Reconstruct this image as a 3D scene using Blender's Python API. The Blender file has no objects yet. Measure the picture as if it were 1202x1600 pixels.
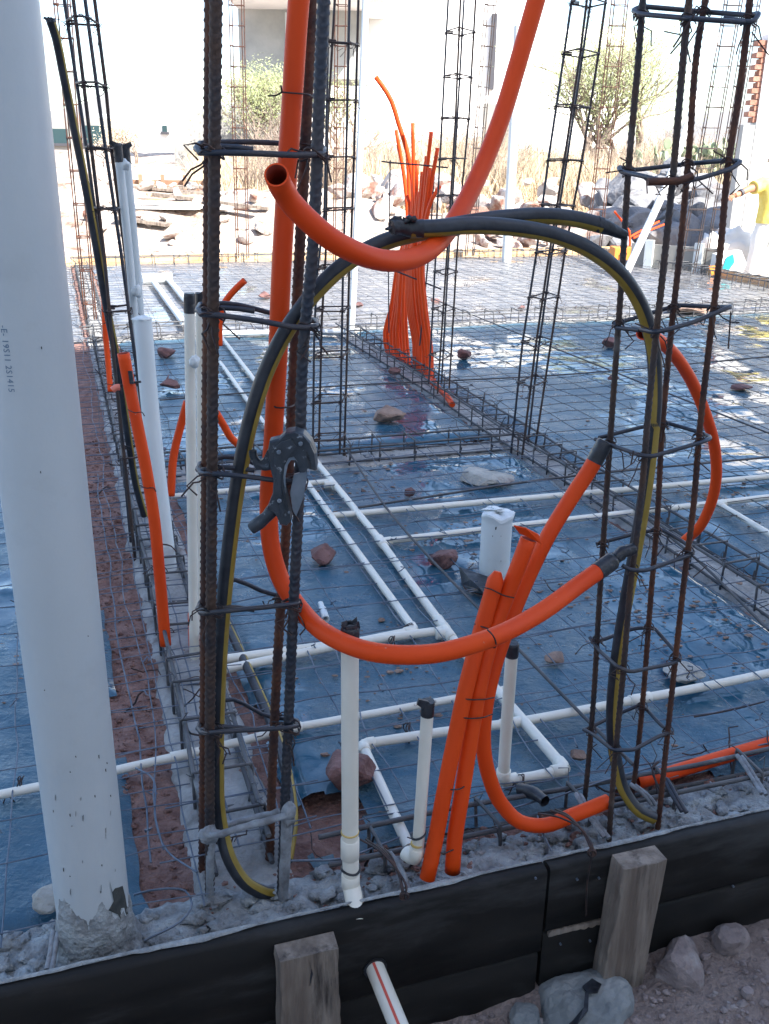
import bpy, bmesh, math, random
import numpy as np
from mathutils import Vector, Matrix, noise
random.seed(7)
R_ = math.radians
# ---------------------------------------------------------------- camera
CH = 1.2; FPX = 1500.0
_p, _r = R_(20.7), R_(0.9); YAW = R_(18.4)
CF = Vector((0, math.cos(_p), -math.sin(_p))); _U0 = Vector((0, math.sin(_p), math.cos(_p))); _R0 = Vector((1, 0, 0))
CR = _R0*math.cos(_r) + _U0*math.sin(_r); CU = _U0*math.cos(_r) - _R0*math.sin(_r)
sc = bpy.context.scene
cd = bpy.data.cameras.new('camera'); cam = bpy.data.objects.new('camera', cd); sc.collection.objects.link(cam)
cd.sensor_fit = 'VERTICAL'; cd.sensor_height = 36; cd.lens = FPX/1600*36; cd.clip_end = 4000; cd.clip_start = .02
cam.matrix_world = Matrix(((CR.x, CU.x, -CF.x, 0), (CR.y, CU.y, -CF.y, 0), (CR.z, CU.z, -CF.z, CH), (0, 0, 0, 1)))
sc.camera = cam
# ---------------------------------------------------------------- light
D1 = Vector((-math.sin(YAW), math.cos(YAW), 0)); D2 = Vector((math.cos(YAW), math.sin(YAW), 0))
SUN_EL = R_(43)
sdir = (D2*.45 - D1*.89).normalized()*math.cos(SUN_EL) + Vector((0, 0, math.sin(SUN_EL)))   # towards the sun
w = bpy.data.worlds.new('World'); sc.world = w; w.use_nodes = True
sky = w.node_tree.nodes.new('ShaderNodeTexSky'); sky.sky_type = 'NISHITA'; sky.sun_disc = False
sky.sun_elevation = SUN_EL; sky.sun_rotation = math.atan2(sdir.x, sdir.y); sky.dust_density = 1.4; sky.air_density = .9; sky.ozone_density = .8
bg = w.node_tree.nodes['Background']; bg.inputs[1].default_value = .145
w.node_tree.links.new(sky.outputs[0], bg.inputs[0])
sl = bpy.data.lights.new('sun', 'SUN'); sl.energy = 5.0; sl.angle = R_(.53); sl.color = (1, .95, .87)
so = bpy.data.objects.new('sun', sl); sc.collection.objects.link(so); so.location = (0, 0, 30)
so.rotation_euler = sdir.to_track_quat('Z', 'Y').to_euler()
sc.view_settings.view_transform = 'Standard'; sc.view_settings.look = 'None'; sc.view_settings.gamma = 1
sc.view_settings.exposure = 1.72
sc.cycles.max_bounces = 6; sc.cycles.use_denoising = True

# ---------------------------------------------------------------- measuring helpers
def ray(px, py): return CF + CR*((px-601)/FPX) - CU*((py-800)/FPX)
def W(px, py, z=-.05):
    d = ray(px, py); return Vector((0, 0, CH)) + d*((z-CH)/d.z)
def WY(px, py, Y):
    d = ray(px, py); return Vector((0, 0, CH)) + d*(Y/d.y)
def UV(u, v, z=0): return D2*u + D1*v + Vector((0, 0, z))
def touv(p): return p.dot(D2), p.dot(D1)
def PY(lst): return [WY(*q) for q in lst]
def nz(x, y, z=0., s=1.): return noise.noise(Vector((x*s, y*s, z*s)))

def smooth(pts, step=.012, closed=False):
    P = [Vector(p) for p in pts]; n = len(P); out = []
    if n == 2:
        k = max(1, int((P[1]-P[0]).length/step)); return [P[0].lerp(P[1], i/k) for i in range(k+1)]
    for i in range(n-1 if not closed else n):
        a = P[(i-1) % n] if (closed or i > 0) else P[0]*2-P[1]
        b = P[i]; c = P[(i+1) % n]
        d = P[(i+2) % n] if (closed or i+2 < n) else P[-1]*2-P[-2]
        k = max(1, int((c-b).length/step))
        # centripetal-ish: chord scaled tangents
        lb, l0, l1 = (c-b).length+1e-6, (b-a).length+1e-6, (d-c).length+1e-6
        m1 = ((c-b)/lb*l0+(b-a)/l0*lb)/(l0+lb)*lb; m2 = ((d-c)/l1*lb+(c-b)/lb*l1)/(l1+lb)*lb
        for j in range(k):
            t = j/k; t2 = t*t; t3 = t2*t
            out.append(b*(2*t3-3*t2+1)+m1*(t3-2*t2+t)+c*(-2*t3+3*t2)+m2*(t3-t2))
    if not closed: out.append(P[-1])
    return out

class MB:
    def __init__(s): s.v = []; s.f = []; s.m = []; s.sm = []
    def add(s, vs, fs, m=0, smooth=True):
        o = len(s.v); s.v.extend(tuple(x) for x in vs)
        for f in fs: s.f.append([i+o for i in f]); s.m.append(m); s.sm.append(smooth)
    def tube(s, pts, r, n=8, cap=True, m=0, rf=None, closed=False, flat=None):
        """sweep; rf(i,k,theta)->radius; flat=(axis vector, factor) squashes the section"""
        N = len(pts); T = []
        for i in range(N):
            a = pts[i-1] if (i > 0 or closed) else pts[0]; b = pts[(i+1) % N] if (i < N-1 or closed) else pts[-1]
            t = (b-a); T.append(t.normalized() if t.length > 1e-9 else Vector((0, 0, 1)))
        x = T[0].orthogonal().normalized(); vs = []
        ref = Vector((0, -1, 0)); x = (ref - T[0]*ref.dot(T[0]))
        x = x.normalized() if x.length > .1 else T[0].orthogonal().normalized()
        for i in range(N):
            x = (x - T[i]*x.dot(T[i])).normalized(); y = T[i].cross(x)
            rr = r[i] if isinstance(r, (list, tuple)) else r
            for k in range(n):
                th = 2*math.pi*k/n; q = rf(i, k, th) if rf else rr
                vs.append(pts[i] + x*(math.cos(th)*q) + y*(math.sin(th)*q))
        fs = []
        for i in range(N if closed else N-1):
            j = (i+1) % N
            for k in range(n): fs.append([i*n+k, i*n+(k+1) % n, j*n+(k+1) % n, j*n+k])
        s.add(vs, fs, m)
        if cap and not closed:
            s.add(vs[:n], [list(range(n))[::-1]], m, False); s.add(vs[-n:], [list(range(n))], m, False)
    def pipe(s, pts, r, wall=.0025, n=18, m=0, mi=None, rf=None):
        """open-ended tube with a real wall"""
        s.tube(pts, r, n, False, m, rf); o = len(s.v)
        s.tube(pts[::-1], r-wall, n, False, m if mi is None else mi)
        N = len(pts); s0 = o-N*n
        # end rings: connect by nearest index (same frame at both ends is not guaranteed -> angular nearest)
        for e0, e1 in ((s0, o+(N-1)*n), (s0+(N-1)*n, o)):
            A = [Vector(s.v[e0+k]) for k in range(n)]; B = [Vector(s.v[e1+k]) for k in range(n)]
            sh = min(range(n), key=lambda q: (A[0]-B[q]).length); d = 1 if (A[1]-B[(sh+1) % n]).length < (A[1]-B[(sh-1) % n]).length else -1
            for k in range(n):
                k2 = (k+1) % n
                s.f.append([e0+k, e0+k2, e1+(sh+d*k2) % n, e1+(sh+d*k) % n]); s.m.append(m); s.sm.append(False)
    def box(s, c, h, ax=None, m=0):
        """centre, half sizes, axes"""
        X, Y, Z = ax or (Vector((1, 0, 0)), Vector((0, 1, 0)), Vector((0, 0, 1))); c = Vector(c)
        vs = [c+X*(a*h[0])+Y*(b*h[1])+Z*(d*h[2]) for a in (-1, 1) for b in (-1, 1) for d in (-1, 1)]
        s.add(vs, [[0, 1, 3, 2], [4, 6, 7, 5], [0, 4, 5, 1], [2, 3, 7, 6], [0, 2, 6, 4], [1, 5, 7, 3]], m, False)
    def uvbox(s, u0, u1, v0, v1, z0, z1, m=0):
        s.box(UV((u0+u1)/2, (v0+v1)/2, (z0+z1)/2), (abs(u1-u0)/2, abs(v1-v0)/2, abs(z1-z0)/2), (D2, D1, Vector((0, 0, 1))), m)
    def prism(s, outline, depth, m=0, inset=0.):
        """outline: world points in a plane; depth: vector"""
        n = len(outline); c = sum(outline, Vector())/n
        A = [p for p in outline]; B = [p+depth for p in outline]
        if inset:
            A0 = [p+(c-p).normalized()*inset for p in outline]; A1 = [p+depth*.15 for p in outline]; A2 = [p+depth*.85 for p in outline]; A3 = [p+depth+(c-p).normalized()*inset for p in outline]
            rings = [A0, A1, A2, A3]
        else: rings = [A, B]
        vs = [p for rg in rings for p in rg]; fs = [list(range(n))[::-1], [len(vs)-n+i for i in range(n)]]
        for q in range(len(rings)-1):
            for i in range(n): fs.append([q*n+i, q*n+(i+1) % n, (q+1)*n+(i+1) % n, (q+1)*n+i])
        s.add(vs, fs, m, False)
    def build(s, name, mats, parent=None, bevel=0, origin=None):
        me = bpy.data.meshes.new(name)
        V = np.array(s.v, dtype=float)
        if origin is None: origin = Vector(parent.location) if parent is not None else Vector(((V[:, 0].min()+V[:, 0].max())/2, (V[:, 1].min()+V[:, 1].max())/2, V[:, 2].min()))
        V -= np.array(origin)
        me.from_pydata(V.tolist(), [], s.f); 
        if not isinstance(mats, (list, tuple)): mats = [mats]
        for q in mats: me.materials.append(q)
        me.polygons.foreach_set('material_index', s.m); me.polygons.foreach_set('use_smooth', s.sm)
        me.validate(); me.update()
        bm = bmesh.new(); bm.from_mesh(me); bmesh.ops.recalc_face_normals(bm, faces=bm.faces); bm.to_mesh(me); bm.free()
        o = bpy.data.objects.new(name, me); sc.collection.objects.link(o)
        o.location = origin
        if parent is not None:
            o.parent = parent; o.location = Vector(origin)-Vector(parent.location)
        if bevel:
            b = o.modifiers.new('bevel', 'BEVEL'); b.width = bevel; b.segments = 2; b.limit_method = 'ANGLE'
        return o
def tag(o, label=None, cat=None, group=None, kind=None):
    if label: o['label'] = label
    if cat: o['category'] = cat
    if group: o['group'] = group
    if kind: o['kind'] = kind
    return o
def thing(name, loc, label, cat, group=None):
    o = bpy.data.objects.new(name, None); sc.collection.objects.link(o); o.location = loc; o.empty_display_size = .1
    return tag(o, label, cat, group)
def copy_tree(o, loc, rz=None, scale=None, label=None):
    c = o.copy(); sc.collection.objects.link(c); c.location = loc
    if rz is not None: c.rotation_euler = (0, 0, rz)
    if scale: c.scale = (scale,)*3
    if label: c['label'] = label
    for ch in list(o.children):
        d = ch.copy(); sc.collection.objects.link(d); d.parent = c
    return c

# ---------------------------------------------------------------- materials
def mat(name, c1, c2=None, rough=.6, r2=None, scale=8., bump=0., bscale=60., metal=0., detail=6., lo=.35, hi=.65, coat=0., stretch=None, spec=.5, c3=None, s3=3., c3lo=.55, c3hi=.7, bdist=.01, world=True, rot=False):
    m = bpy.data.materials.new(name); m.use_nodes = True; nt = m.node_tree; N = nt.nodes; L = nt.links
    b = N['Principled BSDF']; b.inputs['Roughness'].default_value = rough; b.inputs['Metallic'].default_value = metal
    b.inputs['Base Color'].default_value = (*c1, 1); b.inputs['Coat Weight'].default_value = coat; b.inputs['Specular IOR Level'].default_value = spec
    tc = N.new('ShaderNodeTexCoord'); g = N.new('ShaderNodeNewGeometry'); mp = N.new('ShaderNodeMapping')
    L.new(g.outputs['Position'] if world else tc.outputs['Object'], mp.inputs[0])
    if rot: mp.inputs['Rotation'].default_value = (0, 0, -YAW)
    if stretch: mp.inputs['Scale'].default_value = stretch
    if c2:
        n1 = N.new('ShaderNodeTexNoise'); n1.inputs['Scale'].default_value = scale; n1.inputs['Detail'].default_value = detail; n1.inputs['Roughness'].default_value = .6
        L.new(mp.outputs[0], n1.inputs[0]); cr = N.new('ShaderNodeValToRGB')
        cr.color_ramp.elements[0].position = lo; cr.color_ramp.elements[1].position = hi
        cr.color_ramp.elements[0].color = (*c1, 1); cr.color_ramp.elements[1].color = (*c2, 1)
        L.new(n1.outputs[0], cr.inputs[0]); out = cr.outputs[0]
        if c3:
            n3 = N.new('ShaderNodeTexNoise'); n3.inputs['Scale'].default_value = s3; n3.inputs['Detail'].default_value = 8; n3.inputs['Roughness'].default_value = .65
            L.new(mp.outputs[0], n3.inputs[0]); r3 = N.new('ShaderNodeMapRange'); r3.inputs[1].default_value = c3lo; r3.inputs[2].default_value = c3hi
            L.new(n3.outputs[0], r3.inputs[0]); mx = N.new('ShaderNodeMix'); mx.data_type = 'RGBA'
            L.new(r3.outputs[0], mx.inputs[0]); L.new(out, mx.inputs[6]); mx.inputs[7].default_value = (*c3, 1); out = mx.outputs[2]
        L.new(out, b.inputs['Base Color'])
        if r2 is not None:
            mr = N.new('ShaderNodeMapRange'); mr.inputs[1].default_value = lo; mr.inputs[2].default_value = hi; mr.inputs[3].default_value = rough; mr.inputs[4].default_value = r2
            L.new(n1.outputs[0], mr.inputs[0]); L.new(mr.outputs[0], b.inputs['Roughness'])
    if bump:
        n2 = N.new('ShaderNodeTexNoise'); n2.inputs['Scale'].default_value = bscale; n2.inputs['Detail'].default_value = 5; L.new(mp.outputs[0], n2.inputs[0])
        bp = N.new('ShaderNodeBump'); bp.inputs['Strength'].default_value = bump; bp.inputs['Distance'].default_value = bdist
        L.new(n2.outputs[0], bp.inputs['Height']); L.new(bp.outputs[0], b.inputs['Normal'])
    return m
M = {}
M['rebar'] = mat('steel_rebar', (.04, .04, .048), (.095, .06, .045), .5, .75, 14, .4, 300, metal=.5, bdist=.002, c3=(.2, .19, .18), s3=9, c3lo=.6, c3hi=.75)
M['rust'] = mat('rusty_rebar', (.13, .05, .025), (.05, .03, .03), .6, .8, 18, .4, 300, metal=.35, bdist=.002)
M['bar_blue'] = mat('blued_rebar', (.035, .045, .065), (.08, .075, .08), .42, .6, 15, .3, 300, metal=.6, bdist=.002)
M['cage'] = mat('splashed_cage_bar', (.05, .055, .065), (.13, .13, .135), .55, .8, 12, .4, 200, metal=.3, bdist=.002, c3=(.22, .23, .24), s3=7, c3lo=.56, c3hi=.68)
M['wire'] = mat('tie_wire', (.03, .03, .035), (.1, .06, .05), .5, .7, 40, metal=.6)
M['mesh'] = mat('mesh_wire', (.085, .11, .15), (.2, .23, .28), .45, .6, 20, metal=.6)
M['mesh_d'] = mat('dark_mesh_wire', (.04, .045, .055), (.12, .11, .11), .5, .7, 12, metal=.5)
M['cement_bar'] = mat('cement_coated_bar', (.3, .33, .36), (.16, .16, .17), .85, .9, 40, .6, 160, bdist=.004)
M['orange'] = mat('orange_hose', (.66, .052, .003), (.74, .07, .005), .46, .58, 6, .12, 40, bdist=.003, c3=(.5, .33, .26), s3=55, c3lo=.68, c3hi=.76, spec=.28)
M['orange_in'] = mat('orange_hose_inside', (.25, .02, .005), rough=.6)
M['pvc_big'] = mat('bluish_white_pvc', (.47, .51, .53), (.50, .54, .56), .4, .5, 4, .05, 90, c3=(.42, .45, .46), s3=7, c3lo=.6, c3hi=.85)
M['pvc'] = mat('white_pvc', (.58, .63, .64), (.63, .67, .68), .38, .55, 4, .06, 90, c3=(.44, .46, .45), s3=7, c3lo=.58, c3hi=.8)
M['cpvc'] = mat('cream_pipe', (.70, .665, .57), (.76, .73, .65), .36, .5, 9, .04, 90, c3=(.5, .42, .34), s3=25, c3lo=.7, c3hi=.82)
M['glue'] = mat('yellow_glue', (.6, .42, .13), rough=.4)
M['tape'] = mat('black_tape', (.012, .013, .016), (.03, .035, .045), .3, .5, 40, .6, 90, bdist=.004)
M['hose_black'] = mat('black_poly_hose', (.012, .014, .02), (.03, .035, .045), .38, .5, 30, .1, 80)
M['hose_yellow'] = mat('yellow_hose_stripe', (.25, .165, .02), (.33, .235, .045), .45, .55, 20)
M['concrete'] = mat('lean_concrete', (.24, .235, .225), (.44, .44, .43), .8, .95, 9, .9, 70, c3=(.1, .055, .045), s3=6, c3lo=.6, c3hi=.72, bdist=.012)
M['mortar'] = mat('splashed_mortar', (.38, .41, .42), (.2, .205, .21), .85, .95, 28, 1., 110, bdist=.01)
M['soil'] = mat('red_soil', (.17, .085, .07), (.3, .18, .15), .92, .95, 24, 1., 80, c3=(.36, .27, .25), s3=55, c3lo=.66, c3hi=.74, bdist=.015)
M['dirt'] = mat('pinkish_dirt', (.17, .128, .115), (.3, .24, .215), .95, .95, 20, 1., 110, c3=(.36, .32, .31), s3=60, c3lo=.62, c3hi=.72, bdist=.012)
M['lot'] = mat('dry_lot_ground', (.3, .235, .19), (.56, .49, .43), .95, .95, 1.0, 1., 9, c3=(.17, .105, .075), s3=2.2, c3lo=.54, c3hi=.66, bdist=.09)
M['wood_dark'] = mat('wet_formwork_wood', (.005, .0048, .0045), (.018, .016, .0145), .55, .85, 7, .08, 60, stretch=(.6, 1, 2.6), rot=True, c3=(.065, .068, .07), s3=3.5, c3lo=.52, c3hi=.8, bdist=.003, spec=.3)
M['wood_stake'] = mat('grey_stake_wood', (.13, .1, .08), (.28, .235, .195), .8, .92, 30, 1., 90, stretch=(1, 1, .1), c3=(.04, .03, .026), s3=22, c3lo=.55, c3hi=.68, bdist=.006, detail=9)
M['wood_new'] = mat('yellow_board', (.5, .32, .16), (.62, .45, .27), .8, .9, 5, .3, 40, stretch=(.3, 1, 1))
M['cutter'] = mat('worn_paint_edge_glints', (.022, .028, .036), (.05, .062, .078), .3, .45, 22, .2, 80, c3=(.34, .38, .42), s3=70, c3lo=.6, c3hi=.68, metal=.25, bdist=.003)  # pale specks: worn paint plus edge highlights put into the colour
M['blade'] = mat('cutter_blade', (.16, .2, .24), (.26, .3, .35), .3, .45, 20, metal=.7)
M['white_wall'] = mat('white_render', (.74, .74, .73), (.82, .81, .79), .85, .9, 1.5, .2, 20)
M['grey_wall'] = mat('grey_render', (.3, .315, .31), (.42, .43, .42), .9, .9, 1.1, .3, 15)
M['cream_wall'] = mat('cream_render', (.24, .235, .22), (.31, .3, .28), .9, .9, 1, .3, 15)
M['brick'] = mat('red_brick', (.28, .12, .08), (.42, .22, .16), .9, .9, 14, .5, 60)
M['glass'] = mat('dark_glass', (.02, .05, .06), rough=.08)
M['metal_trim'] = mat('dark_trim', (.05, .05, .06), rough=.5)
M['hill'] = mat('far_hill', (.2, .2, .2), (.26, .25, .24), .95, .95, .02)
M['rock_red'] = mat('red_rock', (.11, .052, .05), (.21, .115, .105), .9, .95, 16, .9, 70, bdist=.008)
M['rock_brown'] = mat('brown_rock', (.2, .13, .1), (.32, .22, .17), .9, .95, 18, .9, 60, bdist=.008)
M['rock_pale'] = mat('pale_rock', (.3, .29, .26), (.44, .42, .38), .9, .95, 14, .9, 60, c3=(.2, .15, .13), s3=8, bdist=.008)
M['rock_dirt'] = mat('dirty_pink_rock', (.17, .135, .13), (.29, .24, .23), .92, .95, 14, .9, 60, c3=(.36, .34, .33), s3=9, bdist=.008)
M['timber'] = mat('brown_timber', (.2, .11, .07), (.3, .18, .11), .9, .9, 3)
M['rock_shaded'] = mat('grey_rock_shade_dark', (.13, .135, .15), (.24, .24, .25), .9, .95, 2.5, .8, 12, bdist=.03, c3=(.16, .13, .12), s3=4)  # grey darkened so the colour carries the heap's shaded faces
M['rock_white'] = mat('white_rock', (.36, .33, .3), (.56, .52, .49), .9, .95, 3, .8, 14, bdist=.03, c3=(.24, .12, .09), s3=2.2, c3lo=.48, c3hi=.6)
M['rock_bluish'] = mat('grey_flat_rock', (.15, .165, .17), (.26, .275, .275), .9, .95, 12, .8, 60, bdist=.006)
M['skin'] = mat('skin', (.35, .17, .1), rough=.55); M['shirt'] = mat('yellow_shirt', (.62, .52, .1), (.68, .6, .2), .85, .9, 12, .4, 40)
M['pants'] = mat('white_trousers', (.62, .66, .68), (.7, .72, .72), .85, .9, 10, .4, 30); M['hat'] = mat('brown_cap', (.08, .035, .02), rough=.8)
M['teal'] = mat('teal_plastic', (.02, .42, .48), rough=.4); M['box_orange'] = mat('orange_crate', (.75, .25, .04), rough=.6)
M['sack'] = mat('white_sack', (.7, .7, .68), (.6, .6, .6), .7, .8, 6, .4, 20)
M['leaf'] = mat('mesquite_leaf', (.2, .25, .1), (.36, .38, .2), .6, .7, 3, lo=.3, hi=.7); M['leaf2'] = mat('cactus_green', (.2, .25, .15), (.3, .33, .22), .6, .7, 3)
M['twig'] = mat('twig', (.22, .17, .135), (.34, .27, .22), .9, .9, 4); M['dry'] = mat('dry_grass', (.5, .39, .25), (.66, .55, .4), .9, .9, 2.5, lo=.3, hi=.7)
M['ink'] = mat('blue_grey_ink', (.1, .17, .26), rough=.6); M['red_ink'] = mat('red_line_ink', (.6, .09, .06), rough=.5)
M['tarp'] = mat('black_sheeting', (.02, .022, .028), (.05, .055, .065), .35, .55, 20, .5, 30)
M['pink'] = mat('pink_plug', (.75, .22, .15), rough=.45)

def plastic_mat(name, base, base2, dust, wet=.53, dlo=.55, dhi=.75):
    m = bpy.data.materials.new(name); m.use_nodes = True; N = m.node_tree.nodes; L = m.node_tree.links; b = N['Principled BSDF']
    g = N.new('ShaderNodeNewGeometry'); mp = N.new('ShaderNodeMapping'); L.new(g.outputs['Position'], mp.inputs[0])
    def tex(s, d=6, r=.6, st=None):
        t = N.new('ShaderNodeTexNoise'); t.inputs['Scale'].default_value = s; t.inputs['Detail'].default_value = d; t.inputs['Roughness'].default_value = r
        if st:
            q = N.new('ShaderNodeMapping'); q.inputs['Scale'].default_value = st; q.inputs['Rotation'].default_value = (0, 0, -YAW); L.new(g.outputs['Position'], q.inputs[0]); L.new(q.outputs[0], t.inputs[0])
        else: L.new(mp.outputs[0], t.inputs[0])
        return t.outputs[0]
    def rng(src, a, b_, c=0., d=1.):
        r = N.new('ShaderNodeMapRange'); r.inputs[1].default_value = a; r.inputs[2].default_value = b_; r.inputs[3].default_value = c; r.inputs[4].default_value = d; L.new(src, r.inputs[0]); return r.outputs[0]
    def mix(f, a, b_):
        x = N.new('ShaderNodeMix'); x.data_type = 'RGBA'; L.new(f, x.inputs[0])
        for i, v in ((6, a), (7, b_)):
            if isinstance(v, tuple): x.inputs[i].default_value = (*v, 1)
            else: L.new(v, x.inputs[i])
        return x.outputs[2]
    wetf = rng(tex(1.5, 4, .55, (1, .55, 1)), wet, wet+.035)
    col = mix(rng(tex(5), .35, .65), base, base2)
    d = rng(tex(9, 10, .72), dlo, dhi); col = mix(d, col, dust)
    col = mix(rng(tex(38, 6, .7), .66, .72), col, tuple(x*1.3 for x in dust))
    L.new(col, b.inputs['Base Color'])
    rr = N.new('ShaderNodeMix'); L.new(wetf, rr.inputs[0]); rr.inputs[3].default_value = .03; L.new(rng(tex(14), .3, .7, .2, .46), rr.inputs[2])
    L.new(rr.outputs[0], b.inputs['Roughness']); b.inputs['Specular IOR Level'].default_value = .6
    cz = N.new('ShaderNodeTexNoise'); cz.noise_type = 'RIDGED_MULTIFRACTAL'; cz.inputs['Scale'].default_value = 4.5; cz.inputs['Detail'].default_value = 5; cz.inputs['Roughness'].default_value = .55; cz.inputs['Distortion'].default_value = .6
    cq = N.new('ShaderNodeMapping'); cq.inputs['Scale'].default_value = (1, 1.9, 1); cq.inputs['Rotation'].default_value = (0, 0, .5); L.new(g.outputs['Position'], cq.inputs[0]); L.new(cq.outputs[0], cz.inputs[0])
    b2 = N.new('ShaderNodeBump'); b2.inputs['Distance'].default_value = .005; L.new(cz.outputs[0], b2.inputs['Height'])
    h = N.new('ShaderNodeMath'); h.operation = 'ADD'; L.new(tex(11, 7, .6, (1, 3.2, 1)), h.inputs[0]); L.new(tex(60, 4), h.inputs[1])
    bp = N.new('ShaderNodeBump'); bp.inputs['Distance'].default_value = .0055; L.new(h.outputs[0], bp.inputs['Height'])
    L.new(b2.outputs[0], bp.inputs['Normal']); L.new(rng(wetf, 0, 1, .55, .06), b2.inputs['Strength']); st = rng(wetf, 0, 1, .9, .03); L.new(st, bp.inputs['Strength']); L.new(bp.outputs[0], b.inputs['Normal'])
    return m
M['plastic'] = plastic_mat('sky_tinted_wet_plastic', (.016, .078, .13), (.028, .108, .172), (.15, .21, .235), wet=.505, dlo=.44, dhi=.8)  # black plastic; the sky's reflection is painted into its blue base
M['plastic_sunlit'] = plastic_mat('dusty_sunlit_plastic', (.07, .078, .1), (.115, .125, .145), (.24, .235, .235), wet=.58, dlo=.4, dhi=.6)  # same plastic in sun: lit grey painted into the base, dust mottling over it

# ---------------------------------------------------------------- ground and terrain
def grid(name, us, vs, zf, m, kind=None, keep=None):
    b = MB(); nu, nv = len(us), len(vs)
    V = [UV(u, v, zf(u, v)) for v in vs for u in us]
    F = []
    for j in range(nv-1):
        for i in range(nu-1):
            if keep is None or keep((us[i]+us[i+1])/2, (vs[j]+vs[j+1])/2): F.append([j*nu+i, j*nu+i+1, (j+1)*nu+i+1, (j+1)*nu+i])
    b.add(V, F); o = b.build(name, m, origin=Vector((0, 0, 0)))
    if kind: o['kind'] = kind
    return o
def lin(a, b, n): return [a+(b-a)*i/n for i in range(n+1)]
def terr(u, v):
    z = -.34
    if v > 13: z += min(1., (v-13)/22)*1.25
    z += .10*max(0, min(1, (v-12.5)/4))*nz(u, v, 3, .35)*2.2 + .05*max(0, min(1, (v-12.5)/3))*nz(u, v, 9, 1.3)
    # spoil mound on the left, beyond the far formwork
    z += .75*math.exp(-((u+1.5)/5.0)**2-((v-17.5)/2.6)**2)*(1+.3*nz(u, v, 1, .8))
    z += .5*math.exp(-((u-3.5)/3.0)**2-((v-15.4)/1.2)**2)*(1+.4*nz(u, v, 2, 1.1))
    return z
us = [-1200, -500, -200, -80, -40]+lin(-28, 40, 150)+[60, 100, 250, 600, 1200]
vs = [-400, -120, -40, -15, -5]+lin(-2, 1.2, 8)[:-1]+lin(1.2, 12, 20)[:-1]+lin(12, 45, 130)+[60, 100, 250, 700, 2500]
grid('ground', us, vs, terr, M['lot'], 'structure')
def dz(u, v): return -.30+.045*max(0, min(1, (u-.6)/.5))*max(0, (v-.85)/.35)-.02*(v < .9)+.016*nz(u, v, 0, 6)+.011*nz(u, v, 4, 18)
# churned dirt in front of the formwork
grid('dirt_ground', lin(-1.6, 2.4, 260), lin(-.4, 1.235, 110), lambda u, v: dz(u, v)+.007*nz(u, v, 8, 45), M['dirt'], 'structure')
# earth fill the sheets lie on
def soilz(u, v): return -.098+.012*nz(u, v, 1, 7)+.009*nz(u, v, 3, 26)+.005*nz(u, v, 5, 60)
us = lin(-2.8, -.5, 20)[:-1]+lin(-.5, .6, 90)[:-1]+lin(.6, 2.4, 60)[:-1]+lin(2.4, 7.0, 30)
vs = lin(1.243, 3.4, 190)[:-1]+lin(3.4, 7, 120)[:-1]+lin(7, 11.72, 60)
grid('soil', us, vs, soilz, M['soil'], 'structure')
b = MB(); b.uvbox(-2.8, 7.0, 1.25, 11.71, -.5, -.14); o = b.build('earth_fill', M['soil']); o['kind'] = 'structure'
# far hills
b = MB(); n = 90; vs_ = []
for i in range(n+1):
    a = R_(-60+130*i/n); h = 25+11*nz(i*.13, 0, 1)*2+5*nz(i*.4, 2)*2+2*nz(i*1.3, 5)
    d = Vector((math.sin(a), math.cos(a), 0))
    vs_ += [d*560+Vector((0, 0, -3)), d*640+Vector((0, 0, max(4, h))), d*900+Vector((0, 0, -3))]
fs = []
for i in range(n):
    for k in range(2): fs.append([i*3+k, i*3+3+k, i*3+4+k, i*3+1+k])
b.add(vs_, fs); o = b.build('hills', M['hill']); o['kind'] = 'structure'
# unseen house added behind the photographer to shade the near slab
b = MB(); b.uvbox(-14, 16, -12, -2.6, -.5, 9.7); shade_house = thing('house', UV(0, -6, -.4), 'tall pale rendered house at the photographer\'s back that shades the near slab', 'house')
b.build('wall', M['white_wall'], shade_house)
b = MB()
for u in (-9, -4.5, 4.5, 9):
    for z in (1, 4.2): b.uvbox(u-.8, u+.8, -2.6, -2.56, z, z+1.5)
b.build('window', M['glass'], shade_house)

# footing strips of rough lean concrete
def strip(label, u0, u1, v0, v1, ax, amp=.012, z=-.083, res=.014, mt='concrete', cols=None):
    nu = max(4, int(min((u1-u0)/res, 500))); nv = max(4, int(min((v1-v0)/res, 620)))
    def zf(u, v):
        e = min(u-u0, u1-u, ) if ax == 'v' else min(v-v0, v1-v)
        e += .012*nz(u, v, 7, 9)
        return z+amp*nz(u, v, 2, 11)+amp*.6*nz(u, v, 6, 34)+amp*.35*nz(u, v, 9, 80) - max(0, (.022-e))*1.6
    b = MB(); us = lin(u0, u1, nu); vs = lin(v0, v1, nv)
    V = [UV(u, v, zf(u, v)) for v in vs for u in us]
    F = [[j*(nu+1)+i, j*(nu+1)+i+1, (j+1)*(nu+1)+i+1, (j+1)*(nu+1)+i] for j in range(nv) for i in range(nu)]
    b.add(V, F); return tag(b.build('concrete_footing', M[mt]), label, 'footing', 'lean concrete footing strips')
strip('rough grey concrete strip running away up the left under the thick near column', .115, .32, 1.40, 6.9, 'v')
strip('long concrete strip running away under the orange conduit bundle', 1.86, 2.06, 1.42, 6.9, 'v')
strip('short cross strip of concrete between the two long strips', .315, 1.87, 3.79, 4.02, 'u')
strip('concrete strip at the edge of the shade across the whole slab', .12, 6.6, 6.88, 7.12, 'u', res=.03)
strip('lumpy mortar-splashed strip right behind the near formwork boards', -1.6, 3.2, 1.249, 1.43, 'u', amp=.02, z=-.068, res=.009, mt='mortar')
strip('sunlit continuation of the left concrete strip beyond the shade', .12, .32, 7.1, 11.6, 'v', res=.05)

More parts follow.
